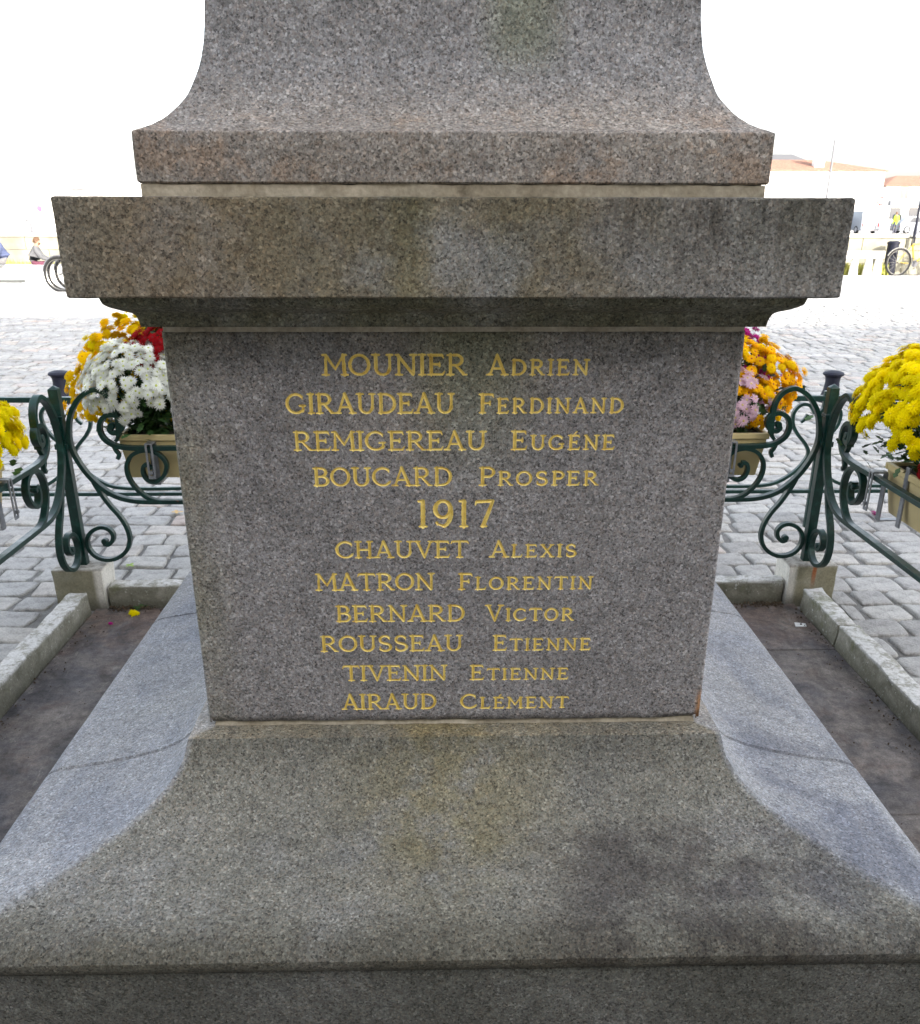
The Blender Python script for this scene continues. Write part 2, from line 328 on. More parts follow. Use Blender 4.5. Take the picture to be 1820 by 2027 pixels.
EYE = {k: plain('flower_eye_'+k, c, .8) for k, c in dict(yellow=(.85, .62, .002), gold=(.55, .24, .004), white=(.50, .56, .10), red=(.2, .004, .006), orange=(.42, .09, .008), pink=(.66, .52, .16), magenta=(.25, .005, .1)).items()}

# ------------------------------------------------------------------ ground
GY = (2.06+.0)
def tri_ground():
    mb = MB(); mb.add([(-500, -300, -.012), (500, -300, -.012), (500, 600, -.012), (-500, 600, -.012)], [(0, 1, 2, 3)])
    return mb.build('ground', JOINT, kind='structure')
ground = tri_ground()
pave = empty('paved_square', (0, 0, 0), kind='structure')

def sett_geom(lx, ly, r, seed):
    rr = random.Random(seed); vs = []; hx, hy = lx/2, ly/2
    ring = [(-hx+r, -hy), (hx-r, -hy), (hx, -hy+r), (hx, hy-r), (hx-r, hy), (-hx+r, hy), (-hx, hy-r), (-hx, -hy+r)]
    ring = [(x+rr.uniform(-.0085, .0085), y+rr.uniform(-.0075, .0075)) for x, y in ring]
    tilt = (rr.uniform(-.035, .035), rr.uniform(-.035, .035))
    mids = []
    for i_ in range(8):
        a_, b_ = ring[i_], ring[(i_+1) % 8]; mids += [a_, ((a_[0]+b_[0])/2+rr.uniform(-.005, .005), (a_[1]+b_[1])/2+rr.uniform(-.005, .005))]
    ring = mids; M_ = 16
    for s, z in ((1.02, -.03), (1.0, -.0065), (.965, -.0012), (.86, .0006)):
        vs += [(x*s, y*s, z+(tilt[0]*x+tilt[1]*y+(rr.uniform(-.0012, .0012) if z > -.005 else 0) if z > -.02 else 0)) for x, y in ring]
    vs.append((0, 0, rr.uniform(-.0005, .0025))); fs = []
    for k in range(3): fs += [(k*16+i, k*16+(i+1) % 16, (k+1)*16+(i+1) % 16, (k+1)*16+i) for i in range(16)]
    fs += [(48+i, 48+(i+1) % 16, 64) for i in range(16)]
    return vs, fs
protos = []
for i in range(14):
    vs, fs = sett_geom(.179, .145, .009+.009*((i*7)%5)/4, i); protos.append((vs, fs))
pm = []
for i, (vs, fs) in enumerate(protos):
    me = bpy.data.meshes.new('sett'); me.from_pydata(vs, [], fs); me.materials.append(SETT)
    me.polygons.foreach_set('use_smooth', [True]*len(fs)); a = me.attributes.new('rnd', 'FLOAT', 'POINT'); a.data.foreach_set('value', [((i*5) % 14)/14.5]*len(vs)); pm.append(me)
def project(P):
    q = np.array([r2, d2, fw])@(np.array(P)-CAM); return 910+1809.5*q[0]/q[2], 1213+1809.5*q[1]/q[2], q[2]
cells = []
y = -3.2; row = 0
while y < 15.6:
    x = -2.2-abs(y+3)*.62-random.random()*.15; xe = 2.2+abs(y+3)*.62; py = .163*random.uniform(.97, 1.03)
    while x < xe:
        wd = random.uniform(.155, .235); cx = x+wd/2; cy = y+random.uniform(-.006, .006)
        x += wd
        if -1.70 < cy < 1.62:
            xa, xb = cx-wd/2, cx+wd/2
            Bd = 1.628 if 1.36 < abs(cy) < 1.70 else 1.556
            if xb > -Bd and xa < -Bd: xb = -Bd
            elif xa < Bd and xb > Bd: xa = Bd
            elif xa >= -Bd and xb <= Bd: continue
            wd = xb-xa; cx = (xa+xb)/2
            if wd < .05: continue
        cells.append((cx, cy, (wd-.026)/.172, (py-.022)/.138, random.uniform(-.03, .03), random.uniform(-.004, .003), random.randrange(14)))
    y += py; row += 1
def size_of(c):
    X, Y_, zc = project((c[0], c[1], 0))
    if zc < .3 or not(-60 < X < 1880 and 590 < Y_ < 1560): return -1
    if abs(c[0]-CAM[0])/(c[1]-CAM[1]) < .34 and c[1] > 1: return -.5
    return c[2]*c[3]/zc**2
order = sorted(range(len(cells)), key=lambda i: -size_of(cells[i]))
near = set(order[:290])
for i in sorted(near):
    cx, cy, sx, sy, rz, dz, k = cells[i]
    o = link('sett', pm[k], pave, (cx, cy, dz)); o.scale = (sx, sy, 1); o.rotation_euler = (0, 0, rz)
V = []; F = []; RN = []; nb = 0
pv = [np.array(p[0]) for p in protos]; pf = protos[0][1]
quads = np.array([f for f in pf if len(f) == 4]); tris = np.array([f for f in pf if len(f) == 3])
Q = []; T = []
for i, c in enumerate(cells):
    if i in near: continue
    cx, cy, sx, sy, rz, dz, k = c; p = pv[k]; ca, sa = math.cos(rz), math.sin(rz)
    x_, y_ = p[:, 0]*sx, p[:, 1]*sy
    V.append(np.stack([cx+x_*ca-y_*sa, cy+x_*sa+y_*ca, p[:, 2]+dz], 1)); Q.append(quads+nb); T.append(tris+nb); RN += [random.random()]*len(p); nb += len(p)
me = bpy.data.meshes.new('far_setts'); me.from_pydata(np.concatenate(V).tolist(), [], np.concatenate(Q).tolist()+np.concatenate(T).tolist())
me.materials.append(SETT); me.polygons.foreach_set('use_smooth', [True]*len(me.polygons)); a = me.attributes.new('rnd', 'FLOAT', 'POINT'); a.data.foreach_set('value', RN)
link('far_setts', me, pave, kind='stuff')
# smooth sunlit paving beyond the setts
FLAG = plain('pale_flagstones', (.50, .49, .47), .7, 0, .4, .12, 3)
mb = MB(); yy = 15.62
while yy < 23.8:
    d = .5; xx = -22+random.random()*.4
    while xx < 24:
        l = random.uniform(.6, 1.0)
        if not (-3.5 < xx < 3.2): mb.box(xx+.006, xx+l-.006, yy+.006, yy+d-.006, -.03, random.uniform(-.002, .001))
        xx += l
    yy += d
mb.build('flagstones', FLAG, pave, kind='stuff')

# ------------------------------------------------------------------ enclosure floor, kerbs, footings, railing
floor = empty('enclosure_floor', (0, 0, 0), kind='structure')
for xs in ((-1.46, -.45), (-.45, .45), (.45, 1.46)):
    ys = [-1.46, -.75, -.02, 1.01, 1.455] if xs[0] > 0 else [-1.46, -.6, 1.455]
    for y0, y1 in zip(ys, ys[1:]):
        soften(MB().box(xs[0]+.002, xs[1]-.002, y0+.002, y1-.002, -.06, random.uniform(-.002, .002)).build('slab', FLOOR, floor), .003, 1)
def rough_box(x0, x1, y0, y1, z0, z1, amp=.003, step=.05, bev=.006, seed=0, taper=0.):
    """box cut from stone: subdivided, bevelled and worn with noise"""
    bm = bmesh.new(); bmesh.ops.create_cube(bm, size=1)
    for v in bm.verts: v.co = ((x0+x1)/2+v.co.x*(x1-x0), (y0+y1)/2+v.co.y*(y1-y0), (z0+z1)/2+v.co.z*(z1-z0))
    for ax, L in ((0, x1-x0), (1, y1-y0), (2, z1-z0)):
        n = max(0, int(L/step))
        for i in range(1, n):
            lo = (x0, y0, z0)[ax]; c = [0, 0, 0]; c[ax] = lo+L*i/n; nn = [0, 0, 0]; nn[ax] = 1
            bmesh.ops.bisect_plane(bm, geom=bm.verts[:]+bm.edges[:]+bm.faces[:], plane_co=c, plane_no=nn)
    es = [e for e in bm.edges if e.calc_face_angle(0) > .5]
    bmesh.ops.bevel(bm, geom=es, offset=bev, segments=2, profile=.6, affect='EDGES')
    for v in bm.verts:
        d = noise.noise_vector(Vector(v.co)*23+Vector((seed, 0, 0)))*amp+noise.noise_vector(Vector(v.co)*6+Vector((0, seed, 0)))*amp*1.2
        v.co += d
    me = bpy.data.meshes.new('stone'); bm.to_mesh(me); bm.free()
    me.polygons.foreach_set('use_smooth', [True]*len(me.polygons)); me.set_sharp_from_angle(angle=math.radians(50))
    return me
def stone(name, mat, parent, *a, **k):
    me = rough_box(*a, **k); me.materials.append(mat); return link(name, me, parent)
kerb = empty('kerb_surround', (0, 0, 0), label='low pale limestone kerb round the foot of the monument, crusted with lichen', cat='kerb')
for s in (-1, 1):
    jy = [1.405, 1.035, .1, -.75, -1.4] if s > 0 else [1.405, .30, -.55, -1.4]
    for i, (b, a_) in enumerate(zip(jy, jy[1:])):
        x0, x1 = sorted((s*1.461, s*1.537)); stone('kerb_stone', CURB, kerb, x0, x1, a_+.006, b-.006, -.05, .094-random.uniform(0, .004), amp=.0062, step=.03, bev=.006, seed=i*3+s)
for sy in (-1, 1):
    for i, (a_, b) in enumerate(((-1.41, -.5), (-.5, .45), (.45, 1.41))):
        y0, y1 = sorted((sy*1.475, sy*1.55)); stone('kerb_stone', CURB, kerb, a_+.005, b-.005, y0, y1, -.05, .092, amp=.0062, step=.03, bev=.006, seed=i+20)
# dirt and weeds in the corner: tiny leaf litter
LITT = plain('leaf_litter', (.06, .042, .025), .95, var=.5, sc=200)
mb = MB()
for s in (-1, 1):
    for i in range(150):
        c = Vector((s*(1.40-abs(random.gauss(0, .11))), 1.452-abs(random.gauss(0, .020)), random.uniform(.001, .012))); r = random.uniform(.003, .009)
        a1 = Vector((random.uniform(-1, 1), random.uniform(-1, 1), random.uniform(-.3, .3))).normalized()*r; b1 = a1.orthogonal().normalized()*r*.6
        mb.add([c-a1, c+b1, c+a1, c-b1+Vector((0, 0, r*.4))], [(0, 1, 2, 3)])
for s in (-1, 1):
    for i in range(260):
        c = Vector((s*(1.452-abs(random.gauss(0, .035))), random.uniform(-.9, 1.44), random.uniform(.003, .008))); rd = random.uniform(.002, .006)
        if random.random() < .25: c.x = s*random.uniform(.95, 1.44)
        a1 = Vector((random.uniform(-1, 1), random.uniform(-1, 1), random.uniform(-.3, .3))).normalized()*rd; b1 = a1.orthogonal().normalized()*rd*.6
        mb.add([c-a1, c+b1, c+a1, c-b1+Vector((0, 0, rd*.4))], [(0, 1, 2, 3)])
mb.build('leaf_litter', LITT, kind='stuff')

rail = empty('iron_railing', (0, 0, 0), label='dark green wrought iron railing with scrolls round the monument, on four concrete footings', cat='railing')
PX, PYY = 1.505, 1.52
def sweep2(mb, pts, org, di, wid=.0175, dep=.028, k=6, taper_end=False):
    """flat bar bent along a curve given as (distance along the panel, height)"""
    P = catmull([(u, v, 0) for u, v in pts], k); di = Vector(di); nrm = Vector((-di.y, di.x, 0)); org = Vector(org); vs = []; n = 8
    sec = [(-.5, -.44), (-.5, .44), (-.42, .5), (.42, .5), (.5, .44), (.5, -.44), (.42, -.5), (-.42, -.5)]
    for i, p in enumerate(P):
        t = (P[min(i+1, len(P)-1)]-P[max(i-1, 0)]); t = Vector((t.x, t.y)).normalized(); nn = Vector((-t.y, t.x))
        s_ = 1.0
        for a, b in sec:
            q = Vector((p.x, p.y))+nn*a*wid*s_; vs.append(org+di*q.x+Vector((0, 0, q.y))+nrm*b*dep)
    fs = [(i*n+j, i*n+(j+1) % n, (i+1)*n+(j+1) % n, (i+1)*n+j) for i in range(len(P)-1) for j in range(n)]
    fs += [tuple(range(n-1, -1, -1)), tuple(range((len(P)-1)*n, len(P)*n))]
    mb.add(vs, fs)
def knob(mb, u, v, org, di, r=.0135, dep=.028):
    di = Vector(di); nrm = Vector((-di.y, di.x, 0)); c = Vector(org)+di*u+Vector((0, 0, v)); n = 12; vs = []
    for s, rr in ((-.5, r*.8), (-.35, r), (.35, r), (.5, r*.8)):
        vs += [c+di*math.cos(2*PI*k/n)*rr+Vector((0, 0, math.sin(2*PI*k/n)*rr))+nrm*s*dep for k in range(n)]
    mb.add(vs, [(i*n+k, i*n+(k+1) % n, (i+1)*n+(k+1) % n, (i+1)*n+k) for i in range(3) for k in range(n)]+[tuple(range(n-1, -1, -1)), tuple(range(3*n, 4*n))])
C1 = [(.222, .705), (.226, .76), (.222, .82), (.20, .862), (.16, .882), (.125, .873), (.09, .848), (.062, .812), (.042, .77), (.031, .72), (.028, .68), (.036, .635), (.057, .585), (.085, .54), (.12, .50), (.165, .466), (.22, .446), (.28, .438), (.37, .437), (.47, .437), (.65, .437), (1.0, .437)]
LOW = [(.095, .522), (.112, .483), (.145, .424), (.178, .377), (.199, .33), (.205, .282), (.191, .239), (.162, .209), (.123, .192), (.083, .193), (.050, .211), (.031, .245), (.033, .281), (.054, .312), (.09, .33), (.121, .325), (.139, .303), (.135, .275), (.115, .257), (.096, .262)]
UP = [(.196, .738), (.191, .727), (.205, .716), (.230, .725), (.243, .750), (.235, .774), (.209, .787), (.181, .781), (.160, .761), (.152, .729), (.164, .693), (.20, .667), (.25, .657), (.33, .655), (.43, .655), (.62, .655), (1.0, .655)]
MID = [(.38, .437), (.335, .441), (.295, .458), (.256, .499), (.236, .544), (.237, .589), (.262, .627), (.309, .646), (.356, .638), (.386, .61), (.392, .577), (.373, .540), (.337, .519), (.308, .530), (.297, .56), (.305, .586), (.324, .588)]
def panel(org, di, L):
    flip = lambda pts: [(L-u, v) for u, v in pts][::-1]
    mb = MB(); sweep2(mb, C1+flip(C1), org, di); mb.build('lower_rail', IRON, rail, True)
    mb = MB(); sweep2(mb, UP+flip(UP), org, di, .018, .0268); knob(mb, .198, .741, org, di); knob(mb, L-.198, .741, org, di); mb.build('upper_rail', IRON, rail, True)
    for f in (lambda p: p, lambda p: [(L-u, v) for u, v in p]):
        mb = MB(); sweep2(mb, f(LOW), org, di, .0158, .0255); knob(mb, *f([(.102, .27)])[0], org, di); mb.build('scroll', IRON, rail, True)
        mb = MB(); sweep2(mb, f(MID), org, di, .0150, .0262); knob(mb, *f([(.327, .578)])[0], org, di, .010); mb.build('scroll', IRON, rail, True)
        mb = MB(); sweep2(mb, f([(.196, .662), (.203, .645), (.212, .630), (.204, .612)]), org, di, .014, .018, 3); mb.build('leaf_tip', IRON, rail, True)
        mb = MB(); sweep2(mb, f([(.224, .735), (.222, .712), (.215, .694), (.206, .683)]), org, di, .013, .018, 3); mb.build('leaf_tip', IRON, rail, True)
for sx in (-1, 1):
    for sy in (-1, 1):
        x0, x1 = sorted((sx*1.415, sx*1.615)); y0, y1 = sorted((sy*1.452, sy*1.605))
        stone('footing', FOOT, rail, x0, x1, y0, y1, -.05, .172, amp=.0035, step=.04, bev=.006, seed=sx*2+sy)
        mb = MB(); h = .0185; x, y = sx*PX, sy*PYY
        mb.add([(x-h, y-h, .165), (x+h, y-h, .165), (x+h, y+h, .165), (x-h, y+h, .165), (x-h, y-h, .885), (x+h, y-h, .885), (x+h, y+h, .885), (x-h, y+h, .885), (x, y, .900)],
               [(0, 1, 5, 4), (1, 2, 6, 5), (2, 3, 7, 6), (3, 0, 4, 7), (4, 5, 8), (5, 6, 8), (6, 7, 8), (7, 4, 8), (3, 2, 1, 0)])
        soften(mb.build('post', IRON, rail), .002, 1)
        soften(MB().box(x-.022, x+.022, y-.022, y+.022, .772, .784).build('collar', IRON, rail), .002, 1)
        soften(MB().box(x-.026, x+.026, y-.026, y+.026, .655, .677).build('collar', IRON, rail), .002, 1)
panel((-PX, PYY, 0), (1, 0, 0), 2*PX)
panel((PX, PYY, 0), (0, -1, 0), 2*PYY)
panel((-PX, PYY, 0), (0, -1, 0), 2*PYY)
# second, lower fence behind
ff = empty('low_iron_fence', (0, 2.5, 0), label='second green iron fence with lyre scrolls standing behind the railing', cat='fence')
def ffb(name, pts, wid=.016, dep=.022, k=6):
    mb = MB(); sweep2(mb, pts, (0, 0, 0), (1, 0, 0), wid, dep, k); mb.build(name, IRON, ff, True)
ffb('top_rail', [(-3.3, .665), (0, .665), (3.3, .665)], .026, .03, 2); ffb('bottom_rail', [(-3.3, .188), (0, .188), (3.3, .188)], .018, .026, 2)
for c in (-1.875, 1.86):
    for s in (-1, 1):
        ffb('scroll', [(c+s*u, v) for u, v in [(.75, .222), (.40, .215), (.233, .219), (.15, .238), (.071, .291), (.026, .350), (.014, .391), (.036, .434), (.087, .49), (.115, .539), (.117, .595), (.085, .632), (.042, .628), (.012, .590)]])
    for s in (-1, 1): ffb('leaf_tip', [(c+s*.075, .545), (c+s*.058, .56), (c+s*.046, .585)], .014, .016, 3)
for x in (-3.3, -1.90, 1.895, 3.3): soften(MB().box(x-.014, x+.014, -.012, .012, -.02, .70).build('post', IRON, ff), .002, 1)

# ------------------------------------------------------------------ the monument
mon = empty('war_memorial', (0, 0, 0), label='grey granite war memorial with gilded names carved on its pedestal', cat='monument')
def squares(prof, mat, name, amp=.0009, step=.02, sub=3, smooth=35, seed=0, lo_chip=0):
    """square-section stone turned from a profile of (half width, height), edges slightly worn"""
    pts = prof; N = int(2*prof[0][0]/step); vs = []; nr = 4*N
    for (a, z) in pts:
        c = .0028
        for s in range(4):
            for i in range(N):
                t = -1+2*i/N
                x, y = (t*a, -a)
                if i == 0: x, y = -a+c*.35, -a+c*.35
                x, y = [(x, y), (-y, x), (-x, -y), (y, -x)][s]
                d = noise.noise_vector(Vector((x*31+seed, y*31, z*31)))*amp+noise.noise_vector(Vector((x*90+seed, y*90, z*90)))*amp*.6
                vs.append((x+d.x, y+d.y, z+d.z*.8))
    fs = [(k*nr+j, k*nr+(j+1) % nr, (k+1)*nr+(j+1) % nr, (k+1)*nr+j) for k in range(len(pts)-1) for j in range(nr)]
    fs += [tuple(range(nr-1, -1, -1)), tuple(range((len(pts)-1)*nr, len(pts)*nr))]
    mb = MB(); mb.add(vs, fs); o = mb.build(name, mat, mon); o.data.polygons.foreach_set('use_smooth', [True]*len(o.data.polygons)); o.data.set_sharp_from_angle(angle=math.radians(smooth)); return o
def dense(prof, step=.02):
    out = [prof[0]]
    for (a, z), (b, w_) in zip(prof, prof[1:]):
        n = max(1, int(math.hypot(b-a, w_-z)/step)); out += [(a+(b-a)*i/n, z+(w_-z)*i/n) for i in range(1, n+1)]
    return out
cc = [(p.x, p.y) for p in catmull([(.4912, 1.6157, 0), (.4659, 1.6266, 0), (.4464, 1.640, 0), (.4313, 1.6553, 0), (.4184, 1.6725, 0), (.4082, 1.6944, 0), (.3999, 1.716, 0), (.3933, 1.7407, 0), (.3889, 1.7683, 0), (.3860, 1.802, 0)], 3)]
squares([(.48, 1.5430), (.4895, 1.5433), (.4922, 1.5460)]+dense([(.4922, 1.546), (.4922, 1.6125)], .02)[1:]+[(.4918, 1.6150)]+cc+dense([(.3855, 1.83), (.383, 1.95), (.36, 4.2)], .12)+[(.18, 4.36), (.01, 4.45)], G_SHAFT, 'shaft', .0008, .02, smooth=40)
def two_tone(o, z0, z1, mat):
    o.data.materials.append(mat)
squares(dense([(.4885, 1.5228), (.4885, 1.5424)], .006), MORTAR, 'mortar_joint', .0022, .012, seed=3)
squares([(.585, 1.3825), (.5888, 1.3825), (.5912, 1.3850)]+dense([(.5912, 1.385), (.5912, 1.520)], .018)[1:]+[(.5895, 1.5225), (.586, 1.5235)], G_CAP, 'cap_slab', .0011, .015, seed=9)
mp = [(p.x, p.y) for p in catmull([(.4860, 1.3312, 0), (.5085, 1.3318, 0), (.5108, 1.3345, 0), (.5128, 1.3440, 0), (.5190, 1.3540, 0), (.5370, 1.3612, 0), (.5505, 1.3690, 0), (.5548, 1.3780, 0), (.5550, 1.3822, 0)], 4)]
squares(mp, G_MOULD, 'moulding', .0007, .02, smooth=50, seed=5)
squares(dense([(.4840, 1.3213), (.4840, 1.3314)], .005), MORTAR, 'mortar_joint', .0012, .012, seed=13)

# pedestal block: back and sides first, the carved front sheet below
HA = .4856; ZT, ZB = 1.3215, .5805
def rel(px, z): return .0022*noise.noise(Vector((px*7, 3.1, z*7)))
# --- letters as strokes (x0,y0,x1,y1,w0,w1), cap height 1
TH, TN, SF = .078, .053, .038
def arc(cx, cy, rx, ry, a0, a1, w0, w1, n=12, sq=False):
    out = []; 
    for i in range(n):
        A, B = math.radians(a0+(a1-a0)*i/n), math.radians(a0+(a1-a0)*(i+1)/n)
        f = lambda t: TN+(TH-TN)*abs(math.cos(t))
        out.append((cx+rx*math.cos(A), cy+ry*math.sin(A), cx+rx*math.cos(B), cy+ry*math.sin(B), f(A), f(B)))
    return out
def ser(x, y, h=.135): 
    s = .03 if y < .5 else -.03
    return [(x-h, y+s*1.1, x+h, y+s*1.1, SF, SF), (x-h*.4, y+s*1.9, x+h*.4, y+s*1.9, SF*1.3, SF*1.3)]
def stem(x, y0=0, y1=1, w=TH): return [(x, y0+.03, x, y1-.03, w, w)]
def glyph(c):
    S = []
    if c == 'I': S = stem(.16)+ser(.16, 0)+ser(.16, 1); w = .32
    elif c == 'E' or c == 'F':
        S = stem(.17)+ser(.17, 0)+ser(.12, 1, .09)+[(.17, .955, .60, .955, TN, TN), (.60, .955, .66, .80, TN*1.1, .015), (.17, .52, .50, .52, TN*.9, TN*.9), (.50, .62, .50, .42, .03, .045)]; w = .68
        if c == 'E': S += [(.17, .045, .62, .045, TN, TN), (.62, .045, .70, .22, TN*1.1, .015)]; w = .72
    elif c == 'L': S = stem(.17)+ser(.12, 0, .09)+ser(.17, 1)+[(.17, .045, .58, .045, TN, TN), (.58, .045, .66, .24, TN*1.1, .015)]; w = .68
    elif c == 'T': S = stem(.40)+ser(.40, 0)+[(.06, .955, .74, .955, TN, TN), (.06, .955, .0, .80, TN, .015), (.74, .955, .80, .80, TN, .015)]; w = .80
    elif c == 'H': S = stem(.17)+stem(.68)+ser(.17, 0)+ser(.17, 1)+ser(.68, 0)+ser(.68, 1)+[(.17, .5, .68, .5, TN, TN)]; w = .85
    elif c == 'N': S = stem(.17, 0, 1, TN)+stem(.75, .05, 1, TN*1.05)+ser(.17, 0)+ser(.75, 1)+[(.04, .97, .16, .95, .03, TN), (.15, .94, .73, .05, TH, TH*.95)]; w = .90
    elif c == 'M': S = [(.16, .96, .14, .03, TN, TH*.9), (.84, .96, .88, .03, TH, TH*1.05), (.17, .94, .52, .30, TH, TN), (.52, .30, .84, .94, TN*.9, TN)]+ser(.13, 0)+ser(.89, 0)+[(.02, .965, .18, .965, SF, TN), (.82, .965, .97, .965, TN, SF)]; w = 1.0
    elif c == 'A': S = [(.42, .98, .14, .04, TN, TN*1.05), (.42, .98, .74, .04, TH, TH*1.05), (.24, .33, .62, .33, TN*.8, TN*.8)]+ser(.12, 0, .12)+ser(.75, 0, .14); w = .87
    elif c == 'V': S = [(.14, .96, .46, .03, TH, TH*.8), (.74, .96, .46, .03, TN, TN)]+ser(.13, 1, .13)+ser(.75, 1, .12); w = .87
    elif c == 'U': S = stem(.18, .34, 1)+stem(.72, .34, 1, TN*1.1)+arc(.45, .36, .27, .32, 180, 360, TN, TH)+ser(.18, 1, .15)+ser(.72, 1, .13); w = .88
    elif c == 'D': S = stem(.18)+[(.08, .955, .40, .955, SF, TN), (.08, .045, .40, .045, SF, TN)]+arc(.38, .5, .40, .455, -90, 90, TN, TH); w = .86
    elif c == 'O': S = arc(.44, .5, .37, .455, 0, 360, TN, TH, 22); w = .88
    elif c == 'C': S = arc(.46, .5, .39, .455, 50, 318, TN, TH, 18)+[(.71, .85, .74, .70, .045, .015), (.75, .20, .80, .28, TN, .02)]; w = .84
    elif c == 'G': S = arc(.46, .5, .39, .455, 48, 322, TN, TH, 18)+[(.72, .86, .75, .70, .045, .015), (.76, .40, .76, .10, TH*.8, .03), (.60, .40, .86, .40, SF, SF)]; w = .92
    elif c == 'P' or c == 'R':
        S = stem(.18)+ser(.18, 0)+[(.06, .955, .42, .955, SF, TN), (.18, .48, .42, .48, TN, TN)]+arc(.40, .718, .235, .238, -90, 90, TN, TH, 9); w = .68
        if c == 'R': S += [(.38, .48, .70, .07, TH*.75, TH*.95), (.68, .045, .84, .03, SF*1.3, .03)]; w = .84
    elif c == 'B': S = stem(.18)+[(.06, .955, .40, .955, SF, TN), (.18, .52, .42, .52, TN, TN), (.06, .045, .42, .045, SF, TN)]+arc(.38, .738, .21, .218, -90, 90, TN, TH, 9)+arc(.40, .282, .26, .238, -90, 90, TN, TH, 9); w = .74
    elif c == 'S': S = arc(.36, .73, .235, .23, 35, 235, TN, TH, 10)+arc(.36, .27, .26, .23, 50, -145, TN, TH, 10)+[(.25, .54, .50, .46, TH*.95, TH*.95), (.55, .86, .58, .70, .05, .015), (.15, .14, .12, .32, .05, .015), (.23, .56, .2, .6, TH*.8, TH*.7), (.5, .46, .56, .42, TH*.9, TH*.8)]; w = .72
    elif c == 'X': S = [(.14, .95, .70, .05, TH, TH), (.68, .95, .16, .05, TN, TN)]+ser(.14, 1, .12)+ser(.68, 1, .11)+ser(.15, 0, .12)+ser(.71, 0, .13); w = .85
    elif c == '1': S = stem(.22, 0, .98)+ser(.22, 0)+[(.05, .955, .2, .955, SF, SF*1.4)]; w = .44
    elif c == '9': S = arc(.36, .66, .30, .30, 0, 360, TN, TH, 20)+arc(.30, .52, .37, .50, 15, -75, TN, TH, 9)+[(.39, .04, .16, .12, TN, .03)]+[(.12, .17, .16, .10, .05, .04)]; w = .76
    elif c == '7': S = [(.08, .93, .70, .955, TN, TN), (.08, .93, .02, .80, TN, .015), (.70, .95, .34, .05, TN, TH), (.26, .03, .46, .03, SF, SF)]; w = .76
    return S, w
LINES = [  # (text, x0, x1, base z, height) two words each: surname in capitals, first name in small capitals
    (('MOUNIER', -.224, .0197, .0348, 0), ('ADRIEN', .053, .2261, .0338, 1), 1.2507), (('GIRAUDEAU', -.2898, -.0009, .0343, 0), ('FERDINAND', .0399, .2893, .0335, 1), 1.1866),
    (('REMIGEREAU', -.2821, .0547, .0336, 0), ('EUGÉNE', .0963, .2781, .0340, 1), 1.1227), (('BOUCARD', -.252, -.0054, .0338, 0), ('PROSPER', .0403, .2536, .0338, 1), 1.0588),
    (('1917', -.0685, .0694, .0510, 0), None, .9819), (('CHAUVET', -.219, .024, .0325, 0), ('ALEXIS', .062, .2229, .0323, 1), .9235), (('MATRON', -.2587, -.0386, .0338, 0), ('FLORENTIN', .0046, .2556, .0330, 1), .8597),
    (('BERNARD', -.2256, .018, .0338, 0), ('VICTOR', .0563, .2239, .0333, 1), .7957), (('ROUSSEAU', -.2578, .0144, .0336, 0), ('ETIENNE', .0706, .2593, .0326, 1), .7336),
    (('TIVENIN', -.2176, -.0158, .0331, 0), ('ETIENNE', .0274, .2195, .0322, 1), .6706), (('AIRAUD', -.2227, -.037, .0340, 0), ('CLÉMENT', .0088, .2226, .0325, 1), .6072)]
RES = .0008
def word(w_, zb):
    """-> list of letters, each an array of strokes in metres"""
    txt, x0, x1, h, sc = w_; items = []; cur = 0; small = .77
    for i, ch in enumerate(txt):
        acc = ch == 'É'; S, gw = glyph('E' if acc else ch); k = small if (sc and i) else 1.0
        if acc: S = S+[(.36, 1.07, .48, 1.20, .03, .05)]
        gap = .03 if not sc else .12
        if txt == '1917': gap = .20
        items.append((cur, k, S)); cur += gw*k+gap
    cur -= gap; sx = (x1-x0)/cur; out = []
    for c0, k, S in items:
        A = np.array(S); B = A.copy(); B[:, 0] = x0+(c0+A[:, 0]*k)*sx; B[:, 2] = x0+(c0+A[:, 2]*k)*sx
        B[:, 1] = zb+A[:, 1]*k*h; B[:, 3] = zb+A[:, 3]*k*h; ws = h*(.5+.5*k) if k < 1 else h
        B[:, 4:] = A[:, 4:]*ws; out.append(B)
    return out
ped = empty('pedestal_block', (0, 0, 0)); ped.parent = mon
def pedy(X, Z): return -HA+0*X
